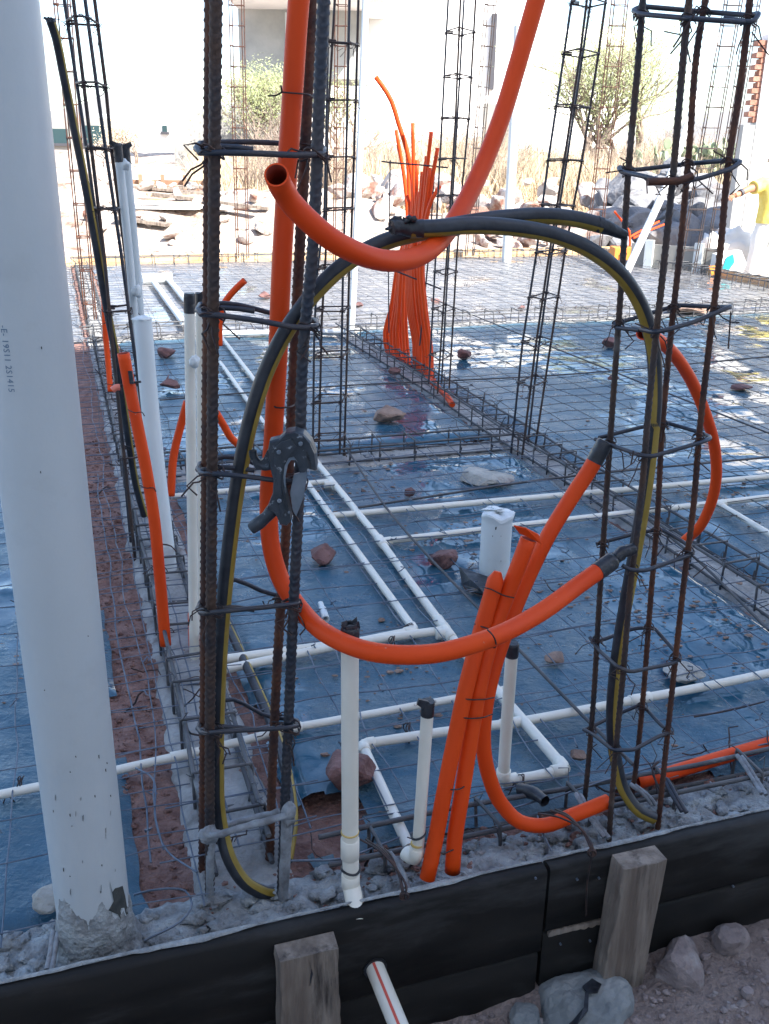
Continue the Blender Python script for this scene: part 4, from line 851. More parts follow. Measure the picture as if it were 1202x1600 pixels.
m.tube(PY([(620, 424, 5.68), (650, 436, 5.68), (690, 452, 5.68)]), .005, 6)
tag(m.build('bundle_frame', M['bar_blue']), 'thin rods tied across the big orange conduit bundle', 'rods')

# ---------------------------------------------------------------- black hose with yellow stripe
def hose(label, pts, r=.012, up=(0, 0, -1), tape0=False, tape1=False, ang=.9, world=False, step=.012, w_=.54):
    P = smooth(PY(pts) if not world else pts, step); t = thing('black_hose', P[0], label, 'hose', 'black hoses with a yellow stripe')
    m = MB(); m.tube(P, r, 20); m.build('hose_wall', M['hose_black'], t)
    # stripe: a band of the surface on one side
    V = []; F = []; N = len(P); K = 6
    for i in range(N):
        T = (P[min(i+1, N-1)]-P[max(i-1, 0)]).normalized()
        s = up(i/(N-1)) if callable(up) else Vector(up)
        s = (s-T*s.dot(T)); s = s.normalized() if s.length > 1e-4 else T.orthogonal().normalized(); y = T.cross(s)
        for k in range(K+1):
            a = (k/K-.5)*2*w_; V.append(P[i]+(s*math.cos(a)+y*math.sin(a))*(r+.0007))
    for i in range(N-1):
        for k in range(K): F.append([i*(K+1)+k, i*(K+1)+k+1, (i+1)*(K+1)+k+1, (i+1)*(K+1)+k])
    b = MB(); b.add(V, F); b.build('yellow_stripe', M['hose_yellow'], t)
    return t, P
def s1(f):
    # looking at the stripe from the camera: below on the arch, right on the falling part
    return Vector((-.6, -.9, .1)) if f < .12 else Vector((.45, -1, .05)) if f < .55 else Vector((-.25, -.6, -.78))
H1, Q1 = hose('black and yellow hose arching from its taped left end down inside the slim column', [(1022, 1278, 1.56), (1000, 1268, 1.56), (978, 1240, 1.575), (963, 1190, 1.585), (957, 1120, 1.585), (963, 1040, 1.585), (975, 960, 1.585), (993, 860, 1.58), (1008, 770, 1.58), (1018, 690, 1.58), (1024, 610, 1.58), (1020, 540, 1.575), (1005, 485, 1.57), (975, 434, 1.55), (930, 395, 1.52), (870, 368, 1.49), (800, 355, 1.46), (730, 352, 1.43), (680, 356, 1.41), (640, 358, 1.40)], up=s1)
H2, Q2 = hose('black and yellow hose looping from its taped right end down to the thick column\'s foot', [(940, 352, 1.55), (900, 342, 1.54), (850, 337, 1.52), (790, 340, 1.49), (720, 350, 1.46), (660, 362, 1.44), (600, 378, 1.425), (545, 408, 1.41), (500, 448, 1.405), (455, 505, 1.405), (420, 570, 1.405), (393, 650, 1.405), (374, 740, 1.405), (360, 840, 1.405), (348, 960, 1.405), (341, 1080, 1.405), (339, 1190, 1.40), (345, 1290, 1.395), (360, 1345, 1.375), (384, 1380, 1.365), (412, 1395, 1.37), (434, 1396, 1.40)], up=lambda f: Vector((.2, -.62, -.78)) if f < .3 else Vector((1, -.5, -.1)) if f < .85 else Vector((.8, -.35, .5)))
def tape_wrap(par, pts, rad, seed=0, mt='tape'):
    P = smooth(PY(pts), .004); N = len(P); m = MB()
    m.tube(P, .01, 18, rf=lambda i, k, th: (rad[0]+(rad[1]-rad[0])*i/N)*(1+.13*nz(i*.25, th*1.7, seed)+.08*nz(i*.9, th*4, seed)))
    m.build('black_tape', M['tape'], par)
tape_wrap(H1, [(662, 357, 1.40), (640, 357, 1.398), (622, 353, 1.39), (612, 355, 1.385)], (.0128, .010), 1)
m = MB()
for i, (px, py) in enumerate(((616, 348), (622, 344), (634, 345), (645, 343), (612, 357), (618, 362))): lump(m, WY(px, py, 1.388), .005, (1.4, .8, .8), i, 8, 6, .8, 3)
m.build('tape_frill', M['tape'], H1)
tape_wrap(H2, [(932, 350, 1.548), (948, 355, 1.552), (962, 362, 1.556), (978, 368, 1.56)], (.0128, .0065), 2)
H3, Q3 = hose('tall black hose with thin yellow stripe leaning past the open-top orange conduit', [(80, 34, 2.8), (88, 60, 2.82), (97, 105, 2.84), (110, 170, 2.87), (130, 270, 2.9), (148, 370, 2.93), (165, 470, 2.96), (182, 560, 3.0), (194, 640, 3.03), (203, 700, 3.06), (212, 755, 3.09), (226, 806, 3.12)], .0118, up=lambda f: Vector((1, -.35, 0)), w_=.36, step=.03)
m = MB(); a, c = Q3[1], Q3[0]; d = (c-a).normalized(); m.tube([c-d*.01, c+d*.004], .0125, 14); 
for i in range(6): aa = i*1.05; p0 = c+Vector((math.cos(aa)*.009, math.sin(aa)*.009, 0)); m.prism([p0, p0+Vector((.006, 0, 0)), p0+Vector((-.008, 0, .012)), p0+Vector((-.012, 0, .008))], Vector((0, .002, 0)))
m.build('black_tape', M['tape'], H3)
hose('black and yellow hose lying on the sheet behind the foot of the thick column', [W(352, 970, -.04), W(385, 1040, -.04), W(418, 1115, -.04), W(438, 1170, -.035), W(452, 1230, -.035), W(456, 1290, -.04), W(448, 1345, -.06)], .0115, up=lambda f: Vector((.9, -.3, .5)), world=True)

# ---------------------------------------------------------------- pipe cutter hung on the thick column
YC = 1.345
ct = thing('pipe_cutter', WY(445, 760, YC), 'worn black ratchet pipe cutter hooked on the thick rebar column', 'pipe cutter')
bd = [(421, 690), (436, 686), (446, 677), (460, 676), (476, 680), (487, 692), (494, 710), (495, 735), (482, 731), (478, 738), (471, 738), (467, 725), (460, 716), (451, 718), (445, 730), (442, 755), (446, 775), (452, 800), (455, 815), (448, 823), (437, 821), (432, 808), (424, 800), (416, 798), (426, 772), (427, 752), (423, 737), (419, 718), (419, 700)]
m = MB(); m.prism(PY([(x, y, YC-.016) for x, y in bd]), Vector((0, .026, 0)), inset=.0022); m.build('body', M['cutter'], ct)
m = MB(); m.prism(PY([(x, y, YC-.02) for x, y in [(446, 677), (460, 675), (474, 679), (486, 692), (493, 710), (495, 733), (487, 733), (483, 714), (476, 700), (466, 688), (456, 683)]]), Vector((0, .034, 0)), inset=.002); m.build('jaw_back', M['cutter'], ct)
m = MB(); m.prism(PY([(x, y, YC-.006) for x, y in [(459, 742), (470, 738), (480, 736), (479, 752), (474, 780), (463, 807), (458, 800), (453, 770)]]), Vector((0, .005, 0)), inset=.001); m.build('blade', M['blade'], ct)
m = MB(); m.tube(smooth(PY([(430, 792, YC+.002), (418, 806, YC), (404, 818, YC), (393, 826, YC)]), .004), .0095, 14, rf=lambda i, k, th: .0095+.0006*math.sin(i)); m.build('handle', M['cutter'], ct)
m = MB(); m.tube(smooth(PY([(424, 728, YC), (412, 729, YC+.004), (402, 722, YC+.006), (396, 712, YC+.006), (395, 704, YC+.006)]), .004), .006, 12); m.prism(PY([(x, y, YC) for x, y in [(423, 700), (425, 735), (400, 735), (393, 722), (396, 716), (404, 722), (412, 718), (418, 704)]]), Vector((0, .012, 0)), inset=.0012); m.build('hook', M['cutter'], ct)
m = MB(); m.prism(PY([(x, y, YC-.0175) for x, y in [(445, 728), (451, 716), (459, 714), (465, 722), (462, 719), (455, 719), (450, 726), (446, 745), (447, 765), (444, 758), (443, 744)]]), Vector((0, .003, 0))); m.build('inner_rim', M['blade'], ct)
m = MB(); m.prism(PY([(x, y, YC-.019) for x, y in [(440, 691), (455, 686), (463, 699), (453, 711), (443, 728), (438, 752), (441, 775), (446, 800), (441, 808), (436, 790), (431, 772), (432, 750), (428, 725), (429, 700)]]), Vector((0, .004, 0)), inset=.0012); m.build('side_plate', M['cutter'], ct)
for bx, by in ((436, 706), (470, 693), (437, 782)):
    m = MB(); c = WY(bx, by, YC-.0195); m.tube([c, c+Vector((0, -.0025, 0)), c+Vector((0, -.0032, 0))], [.0036, .0036, .0026], 6); m.build('bolt', M['blade'], ct)
m = MB(); c = WY(452, 800, YC-.018); m.tube([c, c+Vector((0, -.002, 0))], .002, 12); m.build('pivot_pin', M['blade'], ct)
m = MB(); m.prism(PY([(x, y, YC-.0215) for x, y in [(478, 706), (481, 706), (487, 732), (484, 734)]]), Vector((0, .001, 0))); m.build('blade_slot', M['tape'], ct)

# ---------------------------------------------------------------- formwork
BV0, BV1 = 1.214, 1.243
def plank(label, u0, u1, z0, z1, v0=BV0, v1=BV1, name='formwork_board', mt='wood_dark', seed=0, res=.03, cat='board', amp=.0014, group=None, tilt=0):
    b = MB(); n = max(2, int((u1-u0)/res)); V = []; prof = [(v0, z0), (v0, z0+(z1-z0)*.33), (v0, z0+(z1-z0)*.66), (v0, z1-.006), (v0+.004, z1), ((v0+v1)/2, z1+.001), (v1-.004, z1), (v1, z1-.006), (v1, z0)]
    k = len(prof)
    for i in range(n+1):
        u = u0+(u1-u0)*i/n
        for q, (v, z) in enumerate(prof): V.append(UV(u+tilt*(z-z0), v+amp*nz(u*3, z*3+q*.3, seed), z+amp*1.2*nz(u*4, q*.4, seed+4)))
    F = [[i*k+q, i*k+(q+1) % k, (i+1)*k+(q+1) % k, (i+1)*k+q] for i in range(n) for q in range(k)]
    b.add(V, F); b.add(V[:k], [list(range(k))], 0, False); b.add(V[-k:], [list(range(k))], 0, False)
    return tag(b.build(name, M[mt], bevel=0), label, cat, group)
plank('long wet black formwork board on the left holding the fat pipe\'s footing', -1.9, .722, -.187, -.002, seed=1, group='near formwork boards')
plank('lower left wet black formwork board with the drain pipe hole near its top', -1.9, .718, -.35, -.192, v0=BV0+.001, seed=9, group='near formwork boards')
plank('upper black formwork board on the right behind the grey stake', .728, 2.4, -.142, 0, seed=2, group='near formwork boards')
plank('lower black formwork board on the right with a pale splintered edge', .726, 2.4, -.345, -.15, v0=BV0+.002, seed=3, group='near formwork boards')
def splint(u0, u1, z, h, lab):
    b = MB(); n = 30; top = [UV(u0+(u1-u0)*i/n, BV0-.002, z+h*(.3+.7*abs(nz(i*.3, 1)))) for i in range(n+1)]; bot = [UV(u0+(u1-u0)*i/n, BV0-.002, z-h*(.3+.6*abs(nz(i*.25, 7)))) for i in range(n+1)]
    b.prism(top+bot[::-1], D1*.006); return tag(b.build('splintered_edge', M['wood_stake']), lab, 'splinter')
splint(.735, .86, -.152, .013, 'pale splintered strip on the lower right board left of the grey stake')
# mortar film on top edge of boards
def film(u0, u1, z, seed):
    b = MB(); n = int((u1-u0)/.006); V = []
    for i in range(n+1):
        u = u0+(u1-u0)*i/n; w1 = .0012+.013*max(0, nz(u*5, seed)+.12)+.005*max(0, nz(u*23, seed)); 
        V += [UV(u, BV1+.006, z-.004), UV(u, BV1-.002, z+.003+.004*max(0, nz(u*20, 3, seed))), UV(u, BV1-.002-w1, z+.0030), UV(u, BV1-.003-w1, z+.0005)]
    F = [[i*4+q, i*4+q+1, (i+1)*4+q+1, (i+1)*4+q] for i in range(n) for q in range(3)]
    b.add(V, F); return b
f_ = film(-1.9, .722, 0, 1); tag(f_.build('mortar_film', M['mortar']), 'thin mortar smear along the top edge of the left board', 'mortar smear')
f_ = film(.728, 2.4, .0015, 2); tag(f_.build('mortar_film', M['mortar']), 'thin mortar smear along the top edge of the right boards', 'mortar smear')
def stake(label, u0, u1, z0, z1, th, seed, tilt=0., chip=0):
    b = MB(); nzz = 24; V = []; nu = 8; v1 = BV0-.003; v0 = v1-th
    ring_ = [(0, 0), (.03, -.003), (.25, -.004), (.5, -.003), (.75, -.004), (.97, -.003), (1, 0), (1, 1), (0, 1)]; k = len(ring_)
    for j in range(nzz+1):
        z = z0+(z1-z0)*j/nzz
        for q, (a, bq) in enumerate(ring_):
            u = u0+(u1-u0)*a+tilt*(z-z0); v = v0+th*bq if bq in (0, 1) else v0+bq
            e = .006*nz(z*8, q, seed)+(.003*nz(z*38, q, seed))
            zz = z+(chip*max(0, nz(a*5, bq*3, seed)) if j == nzz else 0)
            V.append(UV(u+e, v+e*.6, zz))
    F = [[j*k+q, j*k+(q+1) % k, (j+1)*k+(q+1) % k, (j+1)*k+q] for j in range(nzz) for q in range(k)]
    b.add(V, F, 0, False); b.add(V[:k], [list(range(k))], 0, False); b.add(V[-k:], [list(range(k))], 0, False)
    return tag(b.build('wooden_stake', M['wood_stake'], bevel=.003), label, 'stake', 'stakes bracing the near boards')
uL0 = touv(WY(424, 1500, W(424, 1470, -.03).y))[0]
stake('cracked wooden stake at the bottom edge bracing the left board', .225, .325, -.42, -.022, .036, 3, chip=.012)
stake('grey weathered stake bracing the right boards', .835, .925, -.285, .004, .04, 5, tilt=.05, chip=.02)
# crack in the left stake
m = MB(); m.prism([UV(.272, BV0-.044, -.03), UV(.276, BV0-.044, -.05), UV(.273, BV0-.044, -.085), UV(.279, BV0-.044, -.06)], D1*.003); tag(m.build('wood_crack', M['tape']), 'dark crack in the top of the left stake', 'crack')
# drain pipe through the board
a = WY(584, 1502, UV(.4, BV0).y); a = W(585, 1505, -.09); 
# solve: point on the board face seen at (587,1505)
def board_pt(px, py, v=BV0):
    d = ray(px, py); o = Vector((0, 0, CH)); t = (v-o.dot(D1))/d.dot(D1); return o+d*t
A = board_pt(586, 1512); Bp = A+(-D1*.42+D2*.03+Vector((0, 0, -.085))); A0 = A+(D1*.08+Vector((0, 0, .014)))
t = thing('drain_pipe', A, 'white pipe with a thin red line coming out through a hole in the left board', 'pipe')
m = MB(); m.pipe([A0, A, A.lerp(Bp, .5), Bp], .0165, .0025, 28); m.build('pipe_wall', M['cpvc'], t)
d = (Bp-A0).normalized(); upn = Vector((0, 0, 1)); upn = (upn-d*upn.dot(d)).normalized(); sd = d.cross(upn)
if sd.x > 0: sd = -sd
V = []
for i in range(13):
    c = A.lerp(Bp, i/12); 
    for a_ in (-.14, -.07, 0, .07, .14): aa = a_+.25; V.append(c+(upn*math.cos(aa)+sd*math.sin(aa))*.0169)
m = MB(); m.add(V, [[i*5+k, i*5+k+1, (i+1)*5+k+1, (i+1)*5+k] for i in range(12) for k in range(4)]); m.build('red_line', M['red_ink'], t)
m = MB(); m.tube([A+D1*.002-D1*.0035, A+D1*.02], .021, 28, False); 
ring_v = [];
for k in range(28):
    a_ = 2*math.pi*k/28
    ring_v += [A-D1*.0032+(D2*math.cos(a_)+Vector((0, 0, math.sin(a_))))*.0166, A-D1*.0032+(D2*math.cos(a_)+Vector((0, 0, math.sin(a_))))*(.021+.002*nz(a_*3, 1))]
m.add(ring_v, [[2*k, 2*k+1, (2*k+3) % 56, (2*k+2) % 56] for k in range(28)], 0, False); m.build('hole_rim', M['tape'], t)
# twisted wires over the boards
def wires(label, base_px, seed, n=4, drop=.12):
    rnd = random.Random(seed); m = MB(); top = WY(base_px[0], base_px[1], UV(*touv(W(*base_px, .004)), 0).y); c = board_pt(*base_px, v=BV0-.004)
    for i in range(n):
        a = c+D1*(.10+rnd.uniform(0, .05))+D2*rnd.uniform(-.05, .01)+Vector((0, 0, rnd.uniform(-.03, .01))); e = c+D1*.03+Vector((0, 0, .008+.002*i)); 
        m.tube(smooth([a, a.lerp(e, .5)+Vector((0, 0, .01)), e, c+Vector((rnd.uniform(-.004, .004), -.002, .003)), c+Vector((rnd.uniform(-.006, .006), -.004, -.012))], .006), .0021, 6)
    # knot
    for k in range(3): m.tube([c+Vector((math.cos(q)*.007, -.005+k*.002, math.sin(q)*.007-.008)) for q in lin(0, 2*math.pi, 12)[:-1]], .0018, 5, closed=True)
    if drop: m.tube(smooth([c+Vector((0, -.004, -.01)), c+Vector((-.003, -.006, -drop*.5)), c+Vector((.002, -.004, -drop))], .01), .0018, 5)
    return tag(m.build('twisted_wire', M['wire']), label, 'wire')
wires('twisted black tie wires hooked over the middle of the left board', (632, 1392), 1, drop=0)
wires('twisted tie wires hanging down over the right board left of the grey stake', (925, 1325), 2, n=3, drop=.15)
# stray wires over the near strip
for i, (lab, pts) in enumerate((('loose wire arc on the soil right of the fat pipe', [(210, 1398), (232, 1392), (290, 1392), (300, 1412), (282, 1440), (225, 1470)]),
     ('loose wire curling off the mesh left of the thick column', [(212, 1200), (238, 1215), (243, 1280), (262, 1330), (308, 1363)]),
     ('long thin wire crossing the strip under the cream uprights', [(455, 1345), (530, 1342), (600, 1318), (690, 1285), (780, 1268), (850, 1248)]),
     ('long thin wire running right behind the slim column', [(855, 1250), (960, 1215), (1080, 1185), (1210, 1160)]),
     ('short wire tail by the foot of the right boards', [(840, 1275), (850, 1305), (862, 1330)]))):
    m = MB(); m.tube(smooth([W(x, y, -.03+.01*math.sin(q*2.)) for q, (x, y) in enumerate(pts)], .015), .002, 6); tag(m.build('stray_wire', M['mesh']), lab, 'wire')
# thick cement-coated bar ends lying over the near strip
for i, (lab, p) in enumerate((('cement-coated bar ends pointing at the middle of the left board', [(602, 1330), (620, 1355), (632, 1388)]), ('cement-coated bar ends at the foot of the slim column', [(900, 1240), (925, 1282), (945, 1308)]), ('bent cement-coated bar end right of the slim column', [(985, 1225), (1010, 1245), (1018, 1256)]), ('dark bar end right of the slim column\'s foot', [(1035, 1215), (1055, 1250), (1066, 1268)]), ('cement-coated bar crossing the strip near the right edge', [(1152, 1180), (1172, 1210), (1190, 1240)]), ('cement-coated bar end left of the fat pipe foot', [(84, 1455), (80, 1480), (74, 1515)]))):
    m = MB()
    for k in range(2): m.tube(smooth([W(x+k*7, y+k*2, -.012-.01*q) for q, (x, y) in enumerate(p)], .01), .0048, 8, rf=lambda i_, k_, th: .0046+.0012*nz(i_*.5, th))
    tag(m.build('bar_end', M['cement_bar' if i != 3 else 'bar_blue']), lab, 'rebar')

# ---------------------------------------------------------------- stones
def stone_mesh(b, c, s, seed, ax=(1, 1, 1), rz=0., n=15, sub=2):
    rnd = random.Random(seed); bm = bmesh.new()
    for i in range(n):
        d = Vector((rnd.gauss(0, 1), rnd.gauss(0, 1), rnd.gauss(0, 1))).normalized()*rnd.uniform(.86, 1.05); bm.verts.new((d.x, d.y, d.z))
    r = bmesh.ops.convex_hull(bm, input=bm.verts); bmesh.ops.delete(bm, geom=[g for g in r['geom_interior'] if isinstance(g, bmesh.types.BMVert)], context='VERTS')
    bmesh.ops.bevel(bm, geom=bm.edges[:]+bm.verts[:], offset=.07, segments=1, affect='EDGES', profile=.6)
    bmesh.ops.triangulate(bm, faces=bm.faces)
    for _ in range(sub): bmesh.ops.subdivide_edges(bm, edges=[e for e in bm.edges if e.calc_length() > .28/(1+_)], cuts=1, use_grid_fill=True); bmesh.ops.triangulate(bm, faces=bm.faces)
    bm.verts.ensure_lookup_table(); bm.verts.index_update(); ca, sa = math.cos(rz), math.sin(rz); V = []
    for v in bm.verts:
        p = v.co*(1+.07*noise.noise(v.co*2.5+Vector((seed, 0, 0)))+.035*noise.noise(v.co*7+Vector((0, seed, 0)))); x, y, z = p.x*ax[0]*s, p.y*ax[1]*s, p.z*ax[2]*s
        V.append(Vector(c)+Vector((x*ca-y*sa, x*sa+y*ca, z)))
    b.add(V, [[v.index for v in f.verts] for f in bm.faces], 0, False); bm.free()
def stone(label, px, py, wpx, hpx, mt, seed, z=-.055, thick=.6, rz=0, cat='stone', name='stone', dax=1.0):
    g = W(px, py+hpx*.35, z); dist = (g-Vector((0, 0, CH))).dot(CF); s = wpx/2/FPX*dist*1.2
    b = MB(); stone_mesh(b, g+Vector((0, s*.3, s*thick*.55)), s, seed, (1, dax, thick), rz); o = b.build(name, M[mt]); return tag(o, label, cat)
stone('reddish stone on the near sheet left of the parallel pipes', 500, 867, 46, 40, 'rock_red', 1, thick=.75)
stone('reddish stone on the near sheet just left of the white stub', 692, 870, 44, 38, 'rock_red', 2, thick=.75)
stone('brown block with a flat top in the bay beyond the cross strip', 606, 648, 48, 28, 'rock_brown', 3, thick=.5)
stone('flat pale slab of stone near the right end of the cross strip', 757, 745, 92, 26, 'rock_pale', 4, thick=.18, dax=.75)
stone('dark red stone seen between the twin white pipes and the taped pair', 264, 602, 30, 20, 'rock_red', 5)
stone('reddish stone by the shade edge behind the stained white pipe', 260, 552, 30, 16, 'rock_red', 6)
stone('mauve stone right of the orange bundle', 725, 552, 22, 22, 'rock_red', 7, thick=.8)
stone('small red stone at the foot of the orange bundle', 616, 580, 20, 12, 'rock_red', 8)
stone('mauve stone on the right plastic left of the slim bars', 957, 536, 30, 20, 'rock_red', 9)
stone('small mauve stone lower right on the wide plastic', 960, 590, 18, 12, 'rock_red', 10)
stone('flat dark stone near the right edge of the wide plastic', 1160, 606, 32, 10, 'rock_red', 11, thick=.3)
stone('large dark red stone behind the capped cream upright', 545, 1202, 78, 76, 'rock_red', 12, thick=.8)
stone('flat pinkish stone behind the slim column', 1070, 1052, 64, 30, 'rock_pale', 13, thick=.3)
stone('small brown clod on the sheet behind the orange loop', 868, 1030, 36, 10, 'rock_brown', 14, thick=.3)
stone('sunlit orange stone far behind the middle column', 560, 475, 14, 12, 'rock_red', 15)
stone('sunlit reddish stone far behind the thick column', 413, 463, 20, 10, 'rock_red', 16)
stone('small sunlit stone right of the bundle on the far plastic', 681, 470, 14, 10, 'rock_red', 17)
stone('small sunlit stone near the far shade edge in the middle', 815, 480, 14, 12, 'rock_red', 18)
stone('pale stone with a red underside under the fat pipe\'s left side', 80, 1398, 60, 62, 'rock_pale', 19, thick=.6)
stone('small red clod in the strip by the right footing', 640, 770, 20, 10, 'rock_red', 20)
stone('dark stone far right under the slim column ring', 1080, 484, 60, 12, 'rock_brown', 24, thick=.2)
stone('red stone lying in the strip at the right column\'s foot', 905, 1180, 26, 18, 'rock_brown', 25)
# stones in front of the boards
GZ = -.29
def gstone(label, px, py, wpx, hpx, mt, seed, thick, rz=0, dax=1., sink=.4):
    g = W(px, py, GZ); dist = (g-Vector((0, 0, CH))).dot(CF); s = wpx/2/FPX*dist; b = MB(); stone_mesh(b, g+Vector((0, 0, s*thick*(1-sink))), s, seed, (1, dax, thick), rz, n=18, sub=3)
    return tag(b.build('stone', M[mt]), label, 'stone')
def slab(label, outline, top, h, mt, seed, z=-.30, name='stone'):
    """angular stone: outline on the ground, smaller raised top outline"""
    rnd = random.Random(seed); bm = bmesh.new()
    for x, y in outline: bm.verts.new(W(x, y, z)+Vector((0, 0, -.02))); bm.verts.new(W(x, y, z)+Vector((0, 0, h*.35)))
    for x, y in top: bm.verts.new(W(x, y, z+h)+Vector((0, 0, rnd.uniform(-.1, .06)*h)))
    r = bmesh.ops.convex_hull(bm, input=bm.verts); bmesh.ops.delete(bm, geom=[g for g in r['geom_interior'] if isinstance(g, bmesh.types.BMVert)], context='VERTS')
    bmesh.ops.bevel(bm, geom=bm.edges[:], offset=.006, segments=1, affect='EDGES')
    for q in range(4): bmesh.ops.triangulate(bm, faces=bm.faces); bmesh.ops.subdivide_edges(bm, edges=[e for e in bm.edges if e.calc_length() > .012], cuts=1)
    bmesh.ops.triangulate(bm, faces=bm.faces); bm.normal_update()
    for v in bm.verts: v.co += v.normal*(.006*noise.noise(v.co*22+Vector((seed, 0, 0)))+.0028*noise.noise(v.co*70)+.0012*noise.noise(v.co*160))
    bm.verts.index_update(); b = MB(); b.add([v.co.copy() for v in bm.verts], [[v.index for v in f.verts] for f in bm.faces], 0, False); bm.free()
    return tag(b.build(name, M[mt]), label, 'stone')
slab('big flat grey stone below the grey stake under a black tape scrap', [(836, 1552), (880, 1530), (945, 1522), (985, 1548), (990, 1585), (968, 1625), (900, 1640), (850, 1612)], [(856, 1538), (905, 1516), (950, 1514), (978, 1535), (984, 1562), (952, 1585), (925, 1572), (880, 1565)], .055, 'rock_bluish', 31)
slab('pointed pinkish stone right of the grey stake\'s foot', [(1022, 1520), (1050, 1475), (1080, 1470), (1098, 1520), (1098, 1552), (1060, 1545)], [(1058, 1460), (1076, 1458), (1084, 1500), (1060, 1502), (1042, 1494)], .055, 'rock_dirt', 32, z=-.272)
slab('rounded pinkish stone under the right board', [(1106, 1470), (1125, 1452), (1155, 1450), (1170, 1472), (1160, 1490), (1125, 1492)], [(1118, 1452), (1140, 1440), (1160, 1450), (1164, 1466), (1135, 1474)], .05, 'rock_dirt', 33, z=-.262)
gstone('narrow stone at the right frame edge under the board', 1190, 1452, 34, 40, 'rock_dirt', 34, .8)
gstone('pale stone corner at the bottom edge left of the big flat stone', 822, 1596, 60, 40, 'rock_bluish', 35, .5)
gstone('small stone in front of the lower right board', 852, 1560, 26, 22, 'rock_dirt', 37, .7)
gstone('small pinkish stone right of the rounded one', 1180, 1482, 34, 26, 'rock_dirt', 38, .6)
gstone('small flat stone below the rounded one', 1150, 1500, 30, 16, 'rock_dirt', 39, .5)
b = MB(); rnd = random.Random(5)
for i in range(2600):
    u = rnd.uniform(.3, 1.9); v = rnd.uniform(.55, 1.2); s = rnd.choice((.003, .004, .005, .007))*rnd.uniform(.7, 1.5)
    if rnd.random() < .04: s *= 2.2
    n1 = 5; c = UV(u, v, dz(u, v)+s*.3)
    lump(b, c, s, (1, rnd.uniform(.6, 1), rnd.uniform(.5, .8)), i, 6, 4, .5, 1.5)
for q in range(len(b.sm)): b.sm[q] = False
tag(b.build('gravel', M['rock_dirt']), 'loose pebbles and clods on the dirt in front of the boards', 'gravel', kind='stuff')
b = MB()
for i in range(2400):
    u = rnd.choice((rnd.uniform(-.06, .13), rnd.uniform(-.8, 1.6))); v = rnd.uniform(1.26, 1.46) if abs(u-.035) > .1 else rnd.uniform(1.3, 4.5)
    s = rnd.choice((.003, .004, .006))*rnd.uniform(.6, 1.5)*(1.6 if rnd.random() < .07 else 1)
    lump(b, UV(u, v, soilz(u, v)+s*.3+(.025 if v < 1.43 and u > .12 else 0)), s, (1, rnd.uniform(.6, 1), .7), i, 6, 4, .5, 1.5)
for q in range(len(b.sm)): b.sm[q] = False
tag(b.build('rubble', M['soil']), 'small red clods along the soil strip and behind the boards', 'rubble', kind='stuff')
b = MB()
for i in range(420):
    u = rnd.uniform(-.7, 1.7); v = rnd.uniform(1.262, 1.40); s = rnd.uniform(.006, .02)
    lump(b, UV(u, v, -.066), s, (1.2, 1, .55), i+50, 10, 6, .6, 2.2)
tag(b.build('mortar_crumbs', M['mortar']), 'lumps of spilled mortar behind the near boards', 'mortar crumbs', kind='stuff')
# black tape scrap on the flat stone
top = W(920, 1545, -.27)
m = MB(); m.prism([W(x, y, -.238) for x, y in [(910, 1543), (925, 1531), (940, 1540), (934, 1552), (918, 1553)]], Vector((0, 0, .004))); 
V = [W(x, y, z) for x, y, z in [(914, 1552, -.236), (920, 1553, -.236), (919, 1580, -.238), (903, 1600, -.25), (880, 1610, -.27), (895, 1596, -.255), (912, 1576, -.238)]]; m.prism(V, Vector((0, 0, .003)))
tag(m.build('tape_scrap', M['tape']), 'scrap of black tape lying on the big flat grey stone', 'tape scrap')

# ---------------------------------------------------------------- far edge formwork and background
def ubox(name, label, cat, u0, u1, v0, v1, z0, z1, mt, group=None, bev=.005):
    b = MB(); b.uvbox(u0, u1, v0, v1, z0, z1); return tag(b.build(name, M[mt], bevel=bev), label, cat, group)
for i, (u0, u1) in enumerate(((-2.8, .1), (.11, 2.4), (2.41, 4.7), (4.71, 7.03))):
    ubox('formwork_board', ['sunlit yellow board at the far left edge of the slab', 'sunlit board along the far edge behind the thick column', 'sunlit board along the far edge behind the orange bundle', 'sunlit board along the far edge left of the leaning plank'][i], 'board', u0, u1, 11.72, 11.75, -.4, .02, 'wood_new', 'far formwork boards')
ubox('formwork_board', 'sunlit board along the right edge of the slab by the worker', 'board', 7.0, 7.03, 1.3, 11.7, -.4, .0, 'wood_new', 'far formwork boards')
pa = W(996, 404, .0); u0, v0 = touv(pa)
def facing(name, label, cat, x0, x1, y0, y1, Y, th, mt, parts=None):
    """upright slab facing the camera between image columns x0..x1 and rows y0..y1 at distance Y"""
    A = WY(x0, y1, Y); B = WY(x1, y1, Y); T = WY((x0+x1)/2, y0, Y); zb, zt = min(A.z, B.z), T.z
    b = MB(); b.box(Vector(((A.x+B.x)/2, Y+th/2, (zb+zt)/2)), (abs(B.x-A.x)/2, th/2, (zt-zb)/2)); return tag(b.build(name, M[mt]), label, cat)
t = thing('low_fence', WY(1060, 412, 11.6), 'low cream board fence with white posts at the right of the slab', 'fence')
A = WY(985, 414, 11.8); B = WY(1122, 418, 11.2); zt = WY(1050, 384, 11.5).z; dd = (B-A); dd.z = 0; L = dd.length; dd.normalize(); nn_ = Vector((-dd.y, dd.x, 0))
b = MB(); b.box((A+B)/2*1+Vector((0, 0, zt-.18-((A+B)/2).z)), (L/2, .02, .18), (dd, nn_, Vector((0, 0, 1)))); b.build('panel_face', M['cream_wall'], t)
for k in (.22, .78):
    b = MB(); c = A+dd*L*k; c.z = zt-.15; b.box(c-nn_*.04, (.05, .018, .2), (dd, nn_, Vector((0, 0, 1)))); b.build('post', M['pvc'], t)
